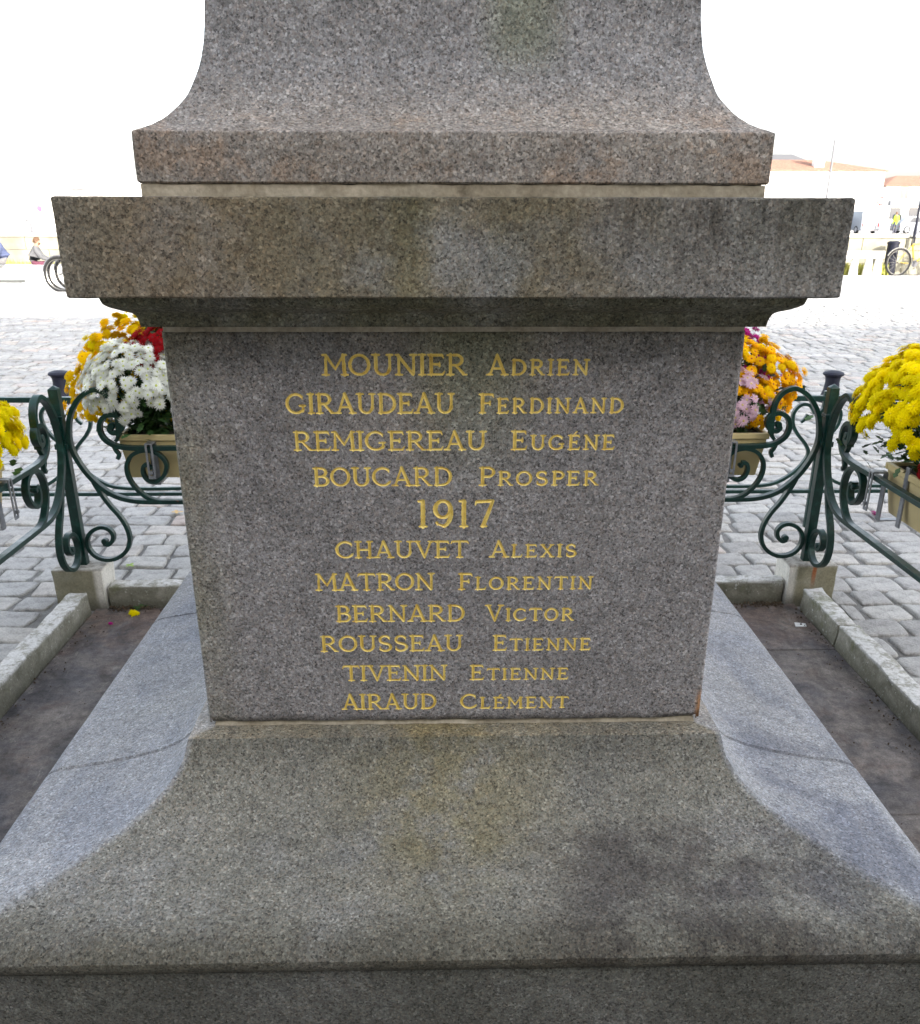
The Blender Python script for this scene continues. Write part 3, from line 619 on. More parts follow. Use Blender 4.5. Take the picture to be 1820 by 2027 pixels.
def front_band(z0, z1, letters, idx):
    nx = int(round(2*.40/RES)); nz = int(round((z1-z0)/RES)); xs = np.linspace(-.40, .40, nx+1); zs = np.linspace(z0, z1, nz+1)
    X, Z = np.meshgrid(xs, zs); D = np.zeros_like(X); ID = np.full(X.shape, -1)
    for li, B in enumerate(letters):
        pad = .005; xa, xb = B[:, [0, 2]].min()-pad, B[:, [0, 2]].max()+pad; za, zb = B[:, [1, 3]].min()-pad, B[:, [1, 3]].max()+pad
        i0, i1 = np.searchsorted(xs, [xa, xb]); j0, j1 = np.searchsorted(zs, [za, zb]); x = X[j0:j1, i0:i1]; z = Z[j0:j1, i0:i1]; best = np.full(x.shape, -1.)
        for (ax, az, bx, bz, wa, wb) in B:
            dx, dz = bx-ax, bz-az; L2 = dx*dx+dz*dz+1e-12; t = np.clip(((x-ax)*dx+(z-az)*dz)/L2, 0, 1)
            best = np.maximum(best, wa+(wb-wa)*t-np.hypot(x-ax-t*dx, z-az-t*dz))
        best += (rng.random(best.shape)-.5)*.00022
        sub = D[j0:j1, i0:i1]; m_ = best > sub; sub[m_] = best[m_]; ID[j0:j1, i0:i1][m_] = li
    Y = -HA+np.minimum(D*.95, .0026)
    verts = np.stack([X, Y, Z], -1).reshape(-1, 3); n1 = nx+1
    j, i = np.mgrid[0:nz, 0:nx]; a = j*n1+i; quad = np.stack([a, a+1, a+n1+1, a+n1], -1).reshape(-1, 4)
    ids = ID.reshape(-1)[quad]; dd = D.reshape(-1)[quad]; gold = (dd > 0).sum(1) >= 2; lid = ids.max(1)
    def emit(name, q, mat, parent):
        u, inv = np.unique(q.reshape(-1), return_inverse=True); me = bpy.data.meshes.new(name); nq = len(q)
        me.vertices.add(len(u)); me.vertices.foreach_set('co', verts[u].reshape(-1).astype(np.float32)); me.loops.add(nq*4); me.loops.foreach_set('vertex_index', inv.reshape(-1).astype(np.int32))
        me.polygons.add(nq); me.polygons.foreach_set('loop_start', (np.arange(nq)*4).astype(np.int32)); me.polygons.foreach_set('loop_total', np.full(nq, 4, np.int32)); me.update(); me.validate()
        me.materials.append(mat); return me
    for li in range(len(letters)):
        q = quad[gold & (lid == li)]
        if len(q): link('letter', emit('letter', q, GOLD, None), ped)
    st = ~gold
    return emit('front', quad[st], G_PED, None)
bands = []; front_meshes = []
for la, lb, zb in LINES:
    L = word(la, zb)+(word(lb, zb) if lb else []); H = la[3]
    z0, z1 = zb-.006, zb+H+.012; bands.append((z0, z1)); front_meshes.append(front_band(z0, z1, L, 0))
# merge all stone of the pedestal into one mesh
bands.sort(); mb = MB()
def fquad(x0, x1, z0, z1): mb.add([(x0, -HA, z0), (x1, -HA, z0), (x1, -HA, z1), (x0, -HA, z1)], [(0, 1, 2, 3)])
EB = .006
zz = ZB+.016
for z0, z1 in bands+[(ZT-.006, None)]:
    if z0-zz > 1e-6: fquad(-.40, .40, zz, z0)
    if z1: zz = z1
for s in (-1, 1):
    a_, b_ = sorted((s*.40, s*(HA-EB))); fquad(a_, b_, ZB+.016, ZT-.006)
# worn bottom arris of the front, chipped edge strips, sides and back
def grid(fn, us, vs_):
    b = [fn(u, v) for v in vs_ for u in us]; n = len(us); mb.add(b, [(j*n+i, j*n+i+1, (j+1)*n+i+1, (j+1)*n+i) for j in range(len(vs_)-1) for i in range(n-1)])
us = np.linspace(-1, 1, 121).tolist()
def botf(u, v):
    x = u*(HA-EB); e = .5+.5*noise.noise(Vector((x*26, 1.7, 0))); ch = .004+.009*max(0, e-.35)+(.012*max(0, (x-.40)/.08) if x > .40 else 0)
    t = 1-v; return (x, -HA+ch*t*t*.9, ZB+.016*v)
grid(botf, us, [0, .25, .5, .75, 1.0])
def topf(u, v): x = u*(HA-EB); return (x, -HA+.0025*v*v, ZT-.006+.006*v)
grid(topf, [-1, 0, 1], [0, .5, 1])
zs_ = np.linspace(ZB, ZT, 70).tolist()
for s in (-1, 1):
    def cor(u, v, s=s):
        z = zs_[v]; d = .0022*abs(noise.noise(Vector((s*5, 0, z*33)))); ang = u*PI/2; k = .0062
        if z < ZB+.05 and s > 0: k = .0062; d += .006*(1-(z-ZB)/.05)
        px = HA-k+k*math.sin(ang)-d*.7*math.sin(PI*u/1.0 if u < 1 else 0); py = -(HA-k+k*math.cos(ang))+d*.7*math.sin(PI*u if u < 1 else 0)
        return (s*px, py, z)
    grid(cor, ([0, .25, .5, .75, 1] if s > 0 else [1, .75, .5, .25, 0]), list(range(70)))
    n = len(zs_)
    mb.add([(s*HA, -HA+.0062, ZB), (s*HA, HA, ZB), (s*HA, HA, ZT), (s*HA, -HA+.0062, ZT)], [(0, 1, 2, 3) if s > 0 else (3, 2, 1, 0)])
mb.add([(-HA, HA, ZB), (HA, HA, ZB), (HA, HA, ZT), (-HA, HA, ZT)], [(3, 2, 1, 0)])
mb.add([(-HA+.01, -HA+.012, ZB+.001), (HA-.01, -HA+.012, ZB+.001), (HA, HA, ZB+.001), (-HA, HA, ZB+.001)], [(3, 2, 1, 0)])
mb.add([(-HA+.01, -HA+.003, ZT-.001), (HA-.01, -HA+.003, ZT-.001), (HA, HA, ZT-.001), (-HA, HA, ZT-.001)], [(0, 1, 2, 3)])
body = mb.mesh('stone_face', G_PED)
bm = bmesh.new(); bm.from_mesh(body)
for fm in front_meshes: bm.from_mesh(fm)
bm.to_mesh(body); bm.free()
for fm in front_meshes: bpy.data.meshes.remove(fm)
link('stone_face', body, ped)
squares([(.478, .5690), (.4790, .5700), (.4770, .5750), (.4760, .5812)], MORTAR, 'mortar_joint', .0022, .012, seed=33)

# flared base: three stones with open joints across the side slopes
BP = [(.5205, .5642), (.5228, .5560), (.5260, .5430), (.5325, .522), (.5475, .4985), (.5640, .4790), (.5937, .4555), (.640, .4345), (.700, .4185), (.760, .4060), (.820, .3960), (.856, .3900), (.876, .3835), (.8905, .3740), (.8980, .3620), (.8978, .3500), (.8930, .3390), (.8860, .3310), (.8790, .3265), (.8740, .3250), (.862, .3245)]
BPd = dense([(.4600, .5700), (.500, .5690), (.5185, .5664)]+[(.5207, .5648)]+BP[1:], .022)
JF, JB = -.352, .462
def strip(mb, k, seg):
    """one side strip of the base; k = side (0 front,1 right,2 back,3 left); seg = along-range function"""
    vs = []; M = None
    for a, z in BPd:
        row = seg(a); M = len(row)
        for t, dz in row:
            x, y = t, -a
            x, y = [(x, y), (-y, x), (-x, -y), (y, -x)][k]
            d = noise.noise(Vector((x*22, y*22, z*22)))*.0012
            f = 1-dz/ max(a, .1)
            vs.append((x*f+0, y*(f if k in (0, 2) else 1), z+d-dz) if k in (0, 2) else (x*f, y, z+d-dz))
    mb.add(vs, [(j*M+i, j*M+i+1, (j+1)*M+i+1, (j+1)*M+i) for j in range(len(BPd)-1) for i in range(M-1)])
def lin(a, b, n): return [a+(b-a)*i/n for i in range(n+1)]
def base_part(name, strips):
    mb = MB()
    for k, seg in strips: strip(mb, k, seg)
    o = mb.build(name, G_BASE, mon); bm = bmesh.new(); bm.from_mesh(o.data); bmesh.ops.remove_doubles(bm, verts=bm.verts, dist=.0004); bmesh.ops.recalc_face_normals(bm, faces=bm.faces); bm.to_mesh(o.data); bm.free()
    o.data.polygons.foreach_set('use_smooth', [True]*len(o.data.polygons)); o.data.set_sharp_from_angle(angle=math.radians(27)); return o
full = lambda a: [(t, 0) for t in lin(-a, a, 60)]
g = .0034
# side strips run along y: for k=1 (right) local t == y ; for k=3 (left) local t == -y
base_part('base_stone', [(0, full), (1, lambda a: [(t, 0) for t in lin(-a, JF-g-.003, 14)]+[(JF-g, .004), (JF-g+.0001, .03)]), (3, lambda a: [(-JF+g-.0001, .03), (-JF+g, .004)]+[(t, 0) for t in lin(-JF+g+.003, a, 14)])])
mid_r = lambda a: [(JF+g-.0001, .03), (JF+g, .004)]+[(t, 0) for t in lin(JF+g+.003, JB-g-.003, 20)]+[(JB-g, .004), (JB-g+.0001, .03)]
mid_l = lambda a: [(-t, d) for t, d in mid_r(a)][::-1]
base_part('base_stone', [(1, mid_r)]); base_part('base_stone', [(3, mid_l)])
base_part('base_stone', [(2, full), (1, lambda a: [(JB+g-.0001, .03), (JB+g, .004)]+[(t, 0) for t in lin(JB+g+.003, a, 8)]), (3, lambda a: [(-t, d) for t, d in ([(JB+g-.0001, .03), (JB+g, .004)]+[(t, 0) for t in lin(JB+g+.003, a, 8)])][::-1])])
squares(dense([(.44, .33), (.44, .56), (.42, .568)], .1), MORTAR, 'base_core', .001, .05)
squares(dense([(.878, .006), (.878, .3215)], .05)+[(.875, .3238), (.86, .3242)], G_COURSE, 'lower_course', .0012, .03, seed=44)

# ------------------------------------------------------------------ flowers
def bloom_mesh(kind, style, seed):
    rr = random.Random(seed); mb = MB()
    if style == 'pompon': layers = [(12, .94, -.10, -.34, .42), (13, 1.0, .00, -.02, .40), (12, .86, .08, .14, .38), (10, .64, .15, .24, .36), (6, .40, .20, .32, .32)]
    elif style == 'daisy': layers = [(14, 1.0, .02, .06, .25), (12, .80, .12, .24, .23), (8, .50, .16, .34, .2)]
    else: layers = [(10, .90, -.12, -.26, .42), (10, 1.0, -.05, .02, .44), (9, .82, .06, .18, .40)]
    for n, R, zb, zt, wd in layers:
        o = rr.random()*6
        for i in range(n):
            a = o+2*PI*i/n+rr.uniform(-.1, .1); L = R*rr.uniform(.88, 1.08); c, s = math.cos(a), math.sin(a); w_ = wd*R**.5; z1 = zt+rr.uniform(-.06, .06)
            f = lambda r, t, z: (c*r-s*t, s*r+c*t, z)
            mb.add([f(.08, 0, zb+.06), f(L*.62, -w_/2, zb+(z1-zb)*.5), f(L, 0, z1), f(L*.62, w_/2, zb+(z1-zb)*.5)], [(0, 1, 2, 3)])
    n = 6; er = {'pompon': .12, 'daisy': .19, 'flat': .22}[style]; ez = {'pompon': .30, 'daisy': .27, 'flat': .16}[style]
    mb.add([(er*math.cos(2*PI*k/n), er*math.sin(2*PI*k/n), ez-.05) for k in range(n)]+[(0, 0, ez+.03)], [(k, (k+1) % n, n) for k in range(n)], 1)
    return mb.mesh('bloom', [PET[kind], EYE[kind]])
BM = {}
for kd, st in dict(yellow='pompon', gold='pompon', white='daisy', red='daisy', orange='flat', pink='daisy', magenta='flat').items():
    BM[kd] = [bloom_mesh(kd, st, i*13+len(kd)) for i in range(4)]
def leaf_shape(mb, p, d, up, L, wd):
    d = d.normalized(); s_ = d.cross(up).normalized(); n = s_.cross(d)
    pts = [p, p+d*L*.30+s_*wd*.55+n*L*.04, p+d*L*.42+s_*wd*.30, p+d*L*.66+s_*wd*.5, p+d*L+n*L*-.08, p+d*L*.66-s_*wd*.5, p+d*L*.42-s_*wd*.30, p+d*L*.30-s_*wd*.55+n*L*.04]
    mb.add(pts, [(0, 1, 2), (0, 2, 6), (0, 6, 7), (2, 3, 4), (2, 4, 6), (6, 4, 5)])
def plant(label, kinds, c, r, nb, size, group, front=None, zmin=-.35, nleaf=420, clip=None, soil=None, extra=()):
    t = empty('chrysanthemum', (c[0], c[1], .68), label=label, cat='potted flower', group=group)
    off = Vector((0, 0, .68)); C_ = Vector((0, 0, c[2]-.68)); R_ = Vector(r); rr = random.Random(hash(label) % 1000 if False else len(label)*17+nb)
    mb = MB()
    for i in range(nleaf):
        z = rr.uniform(-1, .95); a = rr.uniform(0, 2*PI); q = math.sqrt(1-z*z); u = Vector((q*math.cos(a), q*math.sin(a), z)); k = rr.uniform(.50, .80)*(.68 if z < -.1 else 1)
        p = C_+Vector((u.x*R_.x, u.y*R_.y, u.z*R_.z))*k
        d = (u+Vector((rr.uniform(-1, 1), rr.uniform(-1, 1), rr.uniform(-1, .6)))*.9); L = rr.uniform(.024, .042); leaf_shape(mb, p, d, Vector((rr.uniform(-.4, .4), rr.uniform(-.4, .4), 1)), L, L*.55)
    # shaded inner leafage down to the soil
    for i in range(420):
        p = Vector((rr.gauss(0, R_.x*.33), rr.gauss(0, R_.y*.33), rr.uniform(.0, C_.z+R_.z*.35))); d = Vector((rr.uniform(-1, 1), rr.uniform(-1, 1), rr.uniform(-.5, .8))); L = rr.uniform(.03, .05); leaf_shape(mb, p, d, Vector((0, 0, 1)), L, L*.7)
    mb.build('foliage', LEAF, t, kind='stuff')
    # stems
    mb = MB()
    for i in range(9):
        a = rr.uniform(0, 2*PI); mb.tube([(0, 0, 0), (R_.x*.25*math.cos(a), R_.y*.25*math.sin(a), C_.z*.6), (R_.x*.55*math.cos(a), R_.y*.55*math.sin(a), C_.z+R_.z*.3)], .003, 4)
    mb.build('stems', LEAF, t)
    ga = PI*(3-5**.5); pts = []; N = int(nb*2/(1-zmin))
    for i in range(N):
        z = 1-2*(i+.5)/N
        if z < zmin: break
        a = i*ga+rr.uniform(-.25, .25); z2 = max(-1, min(1, z+rr.uniform(-.05, .05))); q = math.sqrt(1-z2*z2); u = Vector((q*math.cos(a), q*math.sin(a), z2))
        lump = 1+.15*noise.noise(u*2.9+Vector((nb, 0, 0)))+rr.uniform(-.06, .05)
        if z < .15 and rr.random() < .25+.9*(.15-z): continue
        p = C_+Vector((u.x*R_.x, u.y*R_.y, u.z*R_.z))*lump
        nrm = Vector((u.x/R_.x, u.y/R_.y, u.z/R_.z)).normalized()
        if clip and not clip(p.x+c[0], p.y+c[1], p.z+.68): continue
        kd = kinds[0] if len(kinds) == 1 or rr.random() < .82 else kinds[1]
        pts.append((p, nrm, kd))
    # a second, lower layer of blooms fills the gaps between the ones on top: joined into one part
    vs_, qs_, ts_, mi_ = [], [], [], []; base_n = 0; mats_ = []
    for kd in kinds:
        for mt in (PET[kd], EYE[kd]):
            if mt not in mats_: mats_.append(mt)
    V_, F_, M_ = [], [], []
    for p, nrm, kd in pts:
        for rep in range(1):
            me_ = rr.choice(BM[kd]); u = (p-C_); tng = Vector((rr.uniform(-1, 1), rr.uniform(-1, 1), rr.uniform(-1, 1))).cross(nrm).normalized()
            q_p = C_+u*.93+tng*size*.55; n_ = (nrm+tng*.35).normalized(); Mx = n_.to_track_quat('Z', 'Y').to_matrix()@Matrix.Rotation(rr.uniform(0, 6.28), 3, 'Z')*(size*.5)
            b_ = len(V_); V_ += [tuple(q_p+Mx@v.co) for v in me_.vertices]
            o0 = mats_.index(PET[kd]); o1 = mats_.index(EYE[kd])
            for f in me_.polygons: F_.append(tuple(b_+k for k in f.vertices)); M_.append(o1 if f.material_index else o0)
    if V_:
        me_ = bpy.data.meshes.new('under_blooms'); me_.from_pydata(V_, [], F_)
        for mt in mats_: me_.materials.append(mt)
        me_.polygons.foreach_set('material_index', M_); link('under_blooms', me_, t, kind='stuff')
    for p, nrm, kd in pts[:300]:
        o = link('bloom', rr.choice(BM[kd]), t, p)
        nrm = (nrm+Vector((rr.uniform(-1, 1), rr.uniform(-1, 1), rr.uniform(-.3, 1.6)))*.28).normalized()
        qd = nrm.to_track_quat('Z', 'Y'); o.rotation_mode = 'QUATERNION'; from_ = Matrix.Rotation(rr.uniform(0, 6.28), 3, 'Z').to_quaternion(); o.rotation_quaternion = qd@from_
        s_ = size*rr.uniform(.9, 1.2)*.5; o.scale = (s_, s_, s_)
    return t
GF = 'potted chrysanthemums hung on the railing'
plant('bush of white chrysanthemums in front, in the planter left of the pedestal', ['white'], (-1.215, 1.655, .840), (.22, .17, .20), 290, .048, GF)
plant('tall golden yellow chrysanthemum mound behind the white flowers, left of the pedestal', ['gold', 'yellow'], (-1.13, 1.85, .80), (.455, .20, .33), 300, .050, GF)
plant('red chrysanthemums beside the pedestal, above the white ones', ['red'], (-1.095, 1.70, .99), (.165, .13, .13), 130, .044, GF)
plant('orange yellow chrysanthemum mound in the planter right of the pedestal', ['orange', 'gold'], (1.08, 1.76, .83), (.375, .20, .24), 300, .046, GF)
plant('pale pink chrysanthemums low in front of the orange mound', ['pink', 'orange'], (1.14, 1.655, .785), (.20, .13, .15), 100, .050, GF)
plant('magenta chrysanthemums peeping out behind the orange mound', ['magenta', 'magenta'], (1.05, 1.90, .85), (.36, .15, .27), 150, .040, GF)
plant('big bright yellow chrysanthemum bush over the planter at the right edge', ['yellow'], (1.66, 1.02, .865), (.25, .35, .225), 300, .054, GF)
plant('red chrysanthemums with white ones under the big yellow bush at the right edge', ['red', 'white'], (1.62, .72, .76), (.12, .16, .12), 80, .042, GF)
plant('bright yellow chrysanthemum bush over the left railing, cut by the photo edge', ['yellow'], (-1.70, .98, .80), (.24, .34, .205), 300, .054, GF)
def planter(label, x0, x1, y0, y1, z0=.52, z1=.70, rail_side=None):
    t = empty('flower_box', ((x0+x1)/2, (y0+y1)/2, z0), label=label, cat='planter', group='cream flower boxes hung on the railing')
    hx, hy, h = (x1-x0)/2, (y1-y0)/2, z1-z0; i = .022; mb = MB()
    mb.add([(-hx+i, -hy+i, 0), (hx-i, -hy+i, 0), (hx-i, hy-i, 0), (-hx+i, hy-i, 0), (-hx, -hy, h-.024), (hx, -hy, h-.024), (hx, hy, h-.024), (-hx, hy, h-.024)], [(3, 2, 1, 0), (0, 1, 5, 4), (1, 2, 6, 5), (2, 3, 7, 6), (3, 0, 4, 7), (4, 5, 6, 7)])
    soften(mb.build('box', CREAM, t), .008, 2)
    mb = MB(); e = .006; 
    for a in ((-hx-e, hx+e, -hy-e, -hy+.012), (-hx-e, hx+e, hy-.012, hy+e), (-hx-e, -hx+.012, -hy+.012, hy-.012), (hx-.012, hx+e, -hy+.012, hy-.012)): mb.box(*a, h-.024, h)
    soften(mb.build('rim', CREAM, t), .003, 1)
    MB().box(-hx+.013, hx-.013, -hy+.013, hy-.013, h-.025, h-.012).build('soil', SOIL, t)
    return t
pb1 = planter('cream flower box under the white flowers, left of the pedestal', -1.30, -.70, 1.553, 1.745)
pb2 = planter('cream flower box under the pink and orange flowers, right of the pedestal', .69, 1.285, 1.553, 1.745)
pb3 = planter('cream flower box under the yellow bush at the right edge', 1.556, 1.75, .48, 1.085)
pb4 = planter('cream flower box under the yellow bush at the left edge', -1.75, -1.556, .50, 1.10)
def hanger(t, x, y, ang, w=.014):
    """galvanised hook over the upper rail with a slotted strap and a bolt; local +x of the strap points along the rail"""
    e = MB(); R = Matrix.Rotation(ang, 3, 'Z'); loc = Vector(t.location)
    def P(u, v, z): return R@Vector((u, v, 0))+Vector((x, y, z))-loc
    def bar(u0, u1, v0, v1, z0, z1): e.add([P(u, v, z) for z in (z0, z1) for u, v in ((u0, v0), (u1, v0), (u1, v1), (u0, v1))], [(3, 2, 1, 0), (4, 5, 6, 7), (0, 1, 5, 4), (1, 2, 6, 5), (2, 3, 7, 6), (3, 0, 4, 7)])
    for s in (-1, 1): bar(s*.011-.004, s*.011+.004, -.022, -.018, .548, .672)
    bar(-.015, .015, -.022, -.018, .536, .548); bar(-.015, .015, -.022, .032, .672, .677); bar(-.015, .015, .030, .034, .50, .672); bar(-.012, .012, .03, .21, .498, .502); bar(-.006, .006, -.03, -.018, .556, .568)
    e.build('hanger', ZINC, t)
hanger(pb1, -1.168, 1.52, 0); hanger(pb1, -.84, 1.52, 0); hanger(pb2, 1.135, 1.52, 0); hanger(pb2, .82, 1.52, 0)
hanger(pb3, 1.505, 1.045, -PI/2); hanger(pb3, 1.505, .60, -PI/2); hanger(pb4, -1.505, .985, PI/2); hanger(pb4, -1.505, .60, PI/2)
for yy in (.93,): soften(MB().box(-.104, -.097, yy-.785-.013, yy-.785+.013, -.012, .20).build('strap', ZINC, pb3), .002, 1)

# ------------------------------------------------------------------ small things lying about
def blossom(label, kind, loc, s, name='fallen_blossom', tilt=.3):
    o = link(name, BM[kind][0].copy(), None, loc, label=label, cat='fallen flower'); o.scale = (s, s, s); o.rotation_euler = (tilt, .2, 1); return o
blossom('yellow chrysanthemum head fallen on the slab in the left corner', 'yellow', (-1.28, 1.385, .008), .026)
blossom('pink fallen blossom on the setts right of the railing', 'magenta', (2.34, 2.67, .012), .035)
blossom('tiny withered purple blossom on the slab in the left corner', 'magenta', (-1.345, 1.29, .004), .012)
def fallen_leaf(label, c, loc, L, rz):
    mb = MB()
    for k in range(4): a = rz+k*1.3; leaf_shape(mb, Vector((0, 0, .004)), Vector((math.cos(a), math.sin(a), .12)), Vector((0, 0, 1)), L, L*.6)
    mb.build('fallen_leaf', plain('dead_leaf', c, .7), None, loc=loc, label=label, cat='leaf')
fallen_leaf('dark green leaf sprig against the back kerb', (.03, .07, .015), (-1.27, 1.44, .004), .035, .5)
fallen_leaf('light green leaf on the setts behind the left footing', (.25, .36, .06), (-1.46, 1.93, .008), .028, 1.5)
fallen_leaf('tan autumn leaf on the setts beyond the back railing', (.55, .36, .14), (-1.46, 2.75, .010), .035, 2.2)
PAPER = plain('scrap_paper', (.72, .72, .70), .8)
mb = MB(); mb.add([(-.022, -.014, .002), (.020, -.018, .004), (.026, .012, .003), (-.016, .018, .006), (-.022, -.014, .0005), (.020, -.018, .002), (.026, .012, .001), (-.016, .018, .004)], [(0, 1, 2, 3), (7, 6, 5, 4), (0, 4, 5, 1), (1, 5, 6, 2), (2, 6, 7, 3), (3, 7, 4, 0)])
mb.build('paper_scrap', PAPER, None, loc=(1.40, 1.23, .001), label='white paper scrap on the slab inside the right kerb', cat='litter')

# ------------------------------------------------------------------ bollards near the fence
def bollard(label, x, y):
    t = empty('bollard', (x, y, 0), label=label, cat='bollard', group='dark blue flared bollards behind the railing')
    MB().lathe([(.125, -.02), (.122, .012), (.085, .04), (.068, .10), (.060, .165), (.064, .205), (.076, .222)], n=24).build('body', BOLL, t, True)
    MB().lathe([(.074, .222), (.088, .228), (.090, .240), (.078, .252), (.045, .262), (.01, .265)], n=24).build('cap', BOLL, t, True)
bollard('dark blue bollard behind the left railing post', -3.31, 6.05); bollard('dark blue bollard behind the right railing post', 3.39, 5.98)
bollard('dark blue bollard at the right edge of the photo', 6.25, 9.6)

# ------------------------------------------------------------------ sunlit far side of the square
WALLM = plain('lichened_quay_wall', (.28, .265, .205), .9, var=.45, sc=1.2); COPE = plain('pale_coping', (.6, .58, .5), .8); ROADM = plain('upper_road', (.30, .29, .28), .85, var=.1, sc=.8)
q_ = empty('quay_wall', (0, 25, 0), label='low sunlit stone wall across the far side of the square', cat='wall')
xx = -40.
while xx < 60:
    for r_ in range(3): MB().box(xx+(.6 if r_ % 2 else 0)+.01, xx+1.2+(.6 if r_ % 2 else 0)-.01, -.2, .2+random.uniform(0, .01), -.05+.33*r_, .27+.33*r_).build('block', WALLM, q_) if (-16 < xx < -5 or 8 < xx < 20) else None
    xx += 1.2
MB().box(-60, 80, -.15, .3, -.05, .94).build('wall_core', WALLM, q_); MB().box(-60, 80, -.24, .36, .94, 1.02).build('coping', COPE, q_)
mb = MB(); mb.add([(-300, 25.4, -.006), (300, 25.4, -.006), (300, 330, -.006), (-300, 330, -.006)], [(0, 1, 2, 3)]); mb.build('quay_road', ROADM, kind='structure')
GRASS = plain('verge_weeds', (.30, .30, .07), .9, var=.4, sc=60)
mb = MB()
for s0, s1 in ((-20, -4), (6, 12.2)):
    for i in range(6000):
        x = random.uniform(s0, s1); y = random.uniform(24.2, 24.78); h = random.uniform(.12, .46)*(.8+.5*noise.noise(Vector((x*.7, .5, 0)))); a = random.uniform(0, PI); dx, dy = .03*math.cos(a), .03*math.sin(a); lx = random.uniform(-.08, .08)
        mb.add([(x-dx, y-dy, 0), (x+dx, y+dy, 0), (x+lx, y, h)], [(0, 1, 2)])
mb.build('weeds', GRASS, kind='stuff')
# --- people: one skinned body each
SKIN = plain('skin', (.36, .20, .14), .6, var=.05); HAIR = plain('brown_hair', (.10, .055, .03), .8)
def person(label, loc, rz, cols, pose='sit', hair=HAIR, sc=1.0, beard=False):
    """cols = jacket, trousers, shoes materials"""
    t = empty('person', loc, rz, label=label, cat='person')
    # joints; faces local +x
    if pose == 'sit':
        J = dict(pel=(0, 0, .50), chest=(.06, 0, .80), neck=(.12, 0, .98), head=(.16, 0, 1.06), top=(.155, 0, 1.19),
                 hipl=(.02, .10, .48), kneel=(.44, .12, .50), ankl=(.42, .12, .09), toel=(.56, .13, .04), hipr=(.02, -.10, .48), kneer=(.46, -.11, .51), ankr=(.38, -.11, .09), toer=(.52, -.12, .04),
                 shl=(.10, .18, .92), ell=(.24, .22, .68), hal=(.45, .12, .60), fgl=(.52, .09, .585), shr=(.10, -.18, .92), elr=(.24, -.22, .68), har=(.46, -.10, .60), fgr=(.53, -.07, .585))
    else:
        J = dict(pel=(0, 0, .95), chest=(.0, 0, 1.22), neck=(.02, 0, 1.47), head=(.04, 0, 1.56), top=(.04, 0, 1.71),
                 hipl=(0, .10, .90), kneel=(.05, .11, .50), ankl=(-.03, .11, .09), toel=(.12, .13, .04), hipr=(0, -.10, .90), kneer=(-.02, -.11, .50), ankr=(-.06, -.11, .09), toer=(.09, -.12, .04),
                 shl=(0, .19, 1.40), ell=(-.02, .24, 1.12), hal=(.08, .24, .88), fgl=(.11, .24, .80), shr=(0, -.19, 1.40), elr=(-.02, -.24, 1.12), har=(.08, -.24, .88), fgr=(.11, -.24, .80))
    Rr = dict(pel=.20, chest=.205, neck=.06, head=.090, top=.075, hipl=.10, kneel=.072, ankl=.05, toel=.038, hipr=.10, kneer=.072, ankr=.05, toer=.038, shl=.10, ell=.074, hal=.05, fgl=.032, shr=.10, elr=.074, har=.05, fgr=.030)
    E = [('pel', 'chest'), ('chest', 'neck'), ('neck', 'head'), ('head', 'top'), ('pel', 'hipl'), ('hipl', 'kneel'), ('kneel', 'ankl'), ('ankl', 'toel'), ('pel', 'hipr'), ('hipr', 'kneer'), ('kneer', 'ankr'), ('ankr', 'toer'),
         ('chest', 'shl'), ('shl', 'ell'), ('ell', 'hal'), ('hal', 'fgl'), ('chest', 'shr'), ('shr', 'elr'), ('elr', 'har'), ('har', 'fgr')]
    ks = list(J); me = bpy.data.meshes.new('b'); me.from_pydata([J[k] for k in ks], [(ks.index(a), ks.index(b)) for a, b in E], [])
    o = bpy.data.objects.new('b', me); COL.objects.link(o); md = o.modifiers.new('s', 'SKIN'); sv = me.skin_vertices[0].data
    for i, k in enumerate(ks): sv[i].radius = (Rr[k], Rr[k]*(1.0 if k not in ('pel', 'chest') else .85))
    sv[0].use_root = True; o.modifiers.new('u', 'SUBSURF').levels = 2
    dg = bpy.context.evaluated_depsgraph_get(); nm = bpy.data.meshes.new_from_object(o.evaluated_get(dg)); bpy.data.objects.remove(o)
    jac, tro, sho = cols
    for mt in (jac, tro, sho, SKIN): nm.materials.append(mt)
    region = {('pel', 'chest'): 0, ('chest', 'neck'): 0, ('neck', 'head'): 3, ('head', 'top'): 3}
    def seg(p, a, b):
        a, b = Vector(J[a]), Vector(J[b]); d = b-a; tt = max(0, min(1, (p-a).dot(d)/d.length_squared)); return (p-a-d*tt).length
    for f in nm.polygons:
        best = min(E, key=lambda e: seg(f.center, *e)/ (Rr[e[0]]+Rr[e[1]])); s_ = ''.join(best)
        mi = region.get(best)
        if mi is None: mi = 2 if 'toe' in s_ else 3 if 'fg' in s_ else 1 if ('knee' in s_ or 'hip' in s_ or 'ank' in s_) else 0
        if best == ('chest', 'neck') and f.center.z > J['neck'][2]-.02: mi = 3
        f.material_index = mi; f.use_smooth = True
    body = link('body', nm, t); hx, _, hz = J['head']; tz = (J['head'][2]+J['top'][2])/2
    mb = MB()
    # hair cap
    vs = []; n = 14
    for i in range(7):
        th = PI*.56*i/6
        for k in range(n): a = 2*PI*k/n; r_ = .102*math.sin(th); vs.append((hx-.012+r_*math.cos(a)*1.05, r_*math.sin(a), tz+.01+.118*math.cos(th)-(0 if math.cos(a) > .3 else .03*math.sin(th))+(.035*math.sin(th) if math.cos(a) > .5 else 0)))
    mb.add(vs, [(i*n+k, i*n+(k+1) % n, (i+1)*n+(k+1) % n, (i+1)*n+k) for i in range(6) for k in range(n)]); mb.build('hair', hair, t, True)
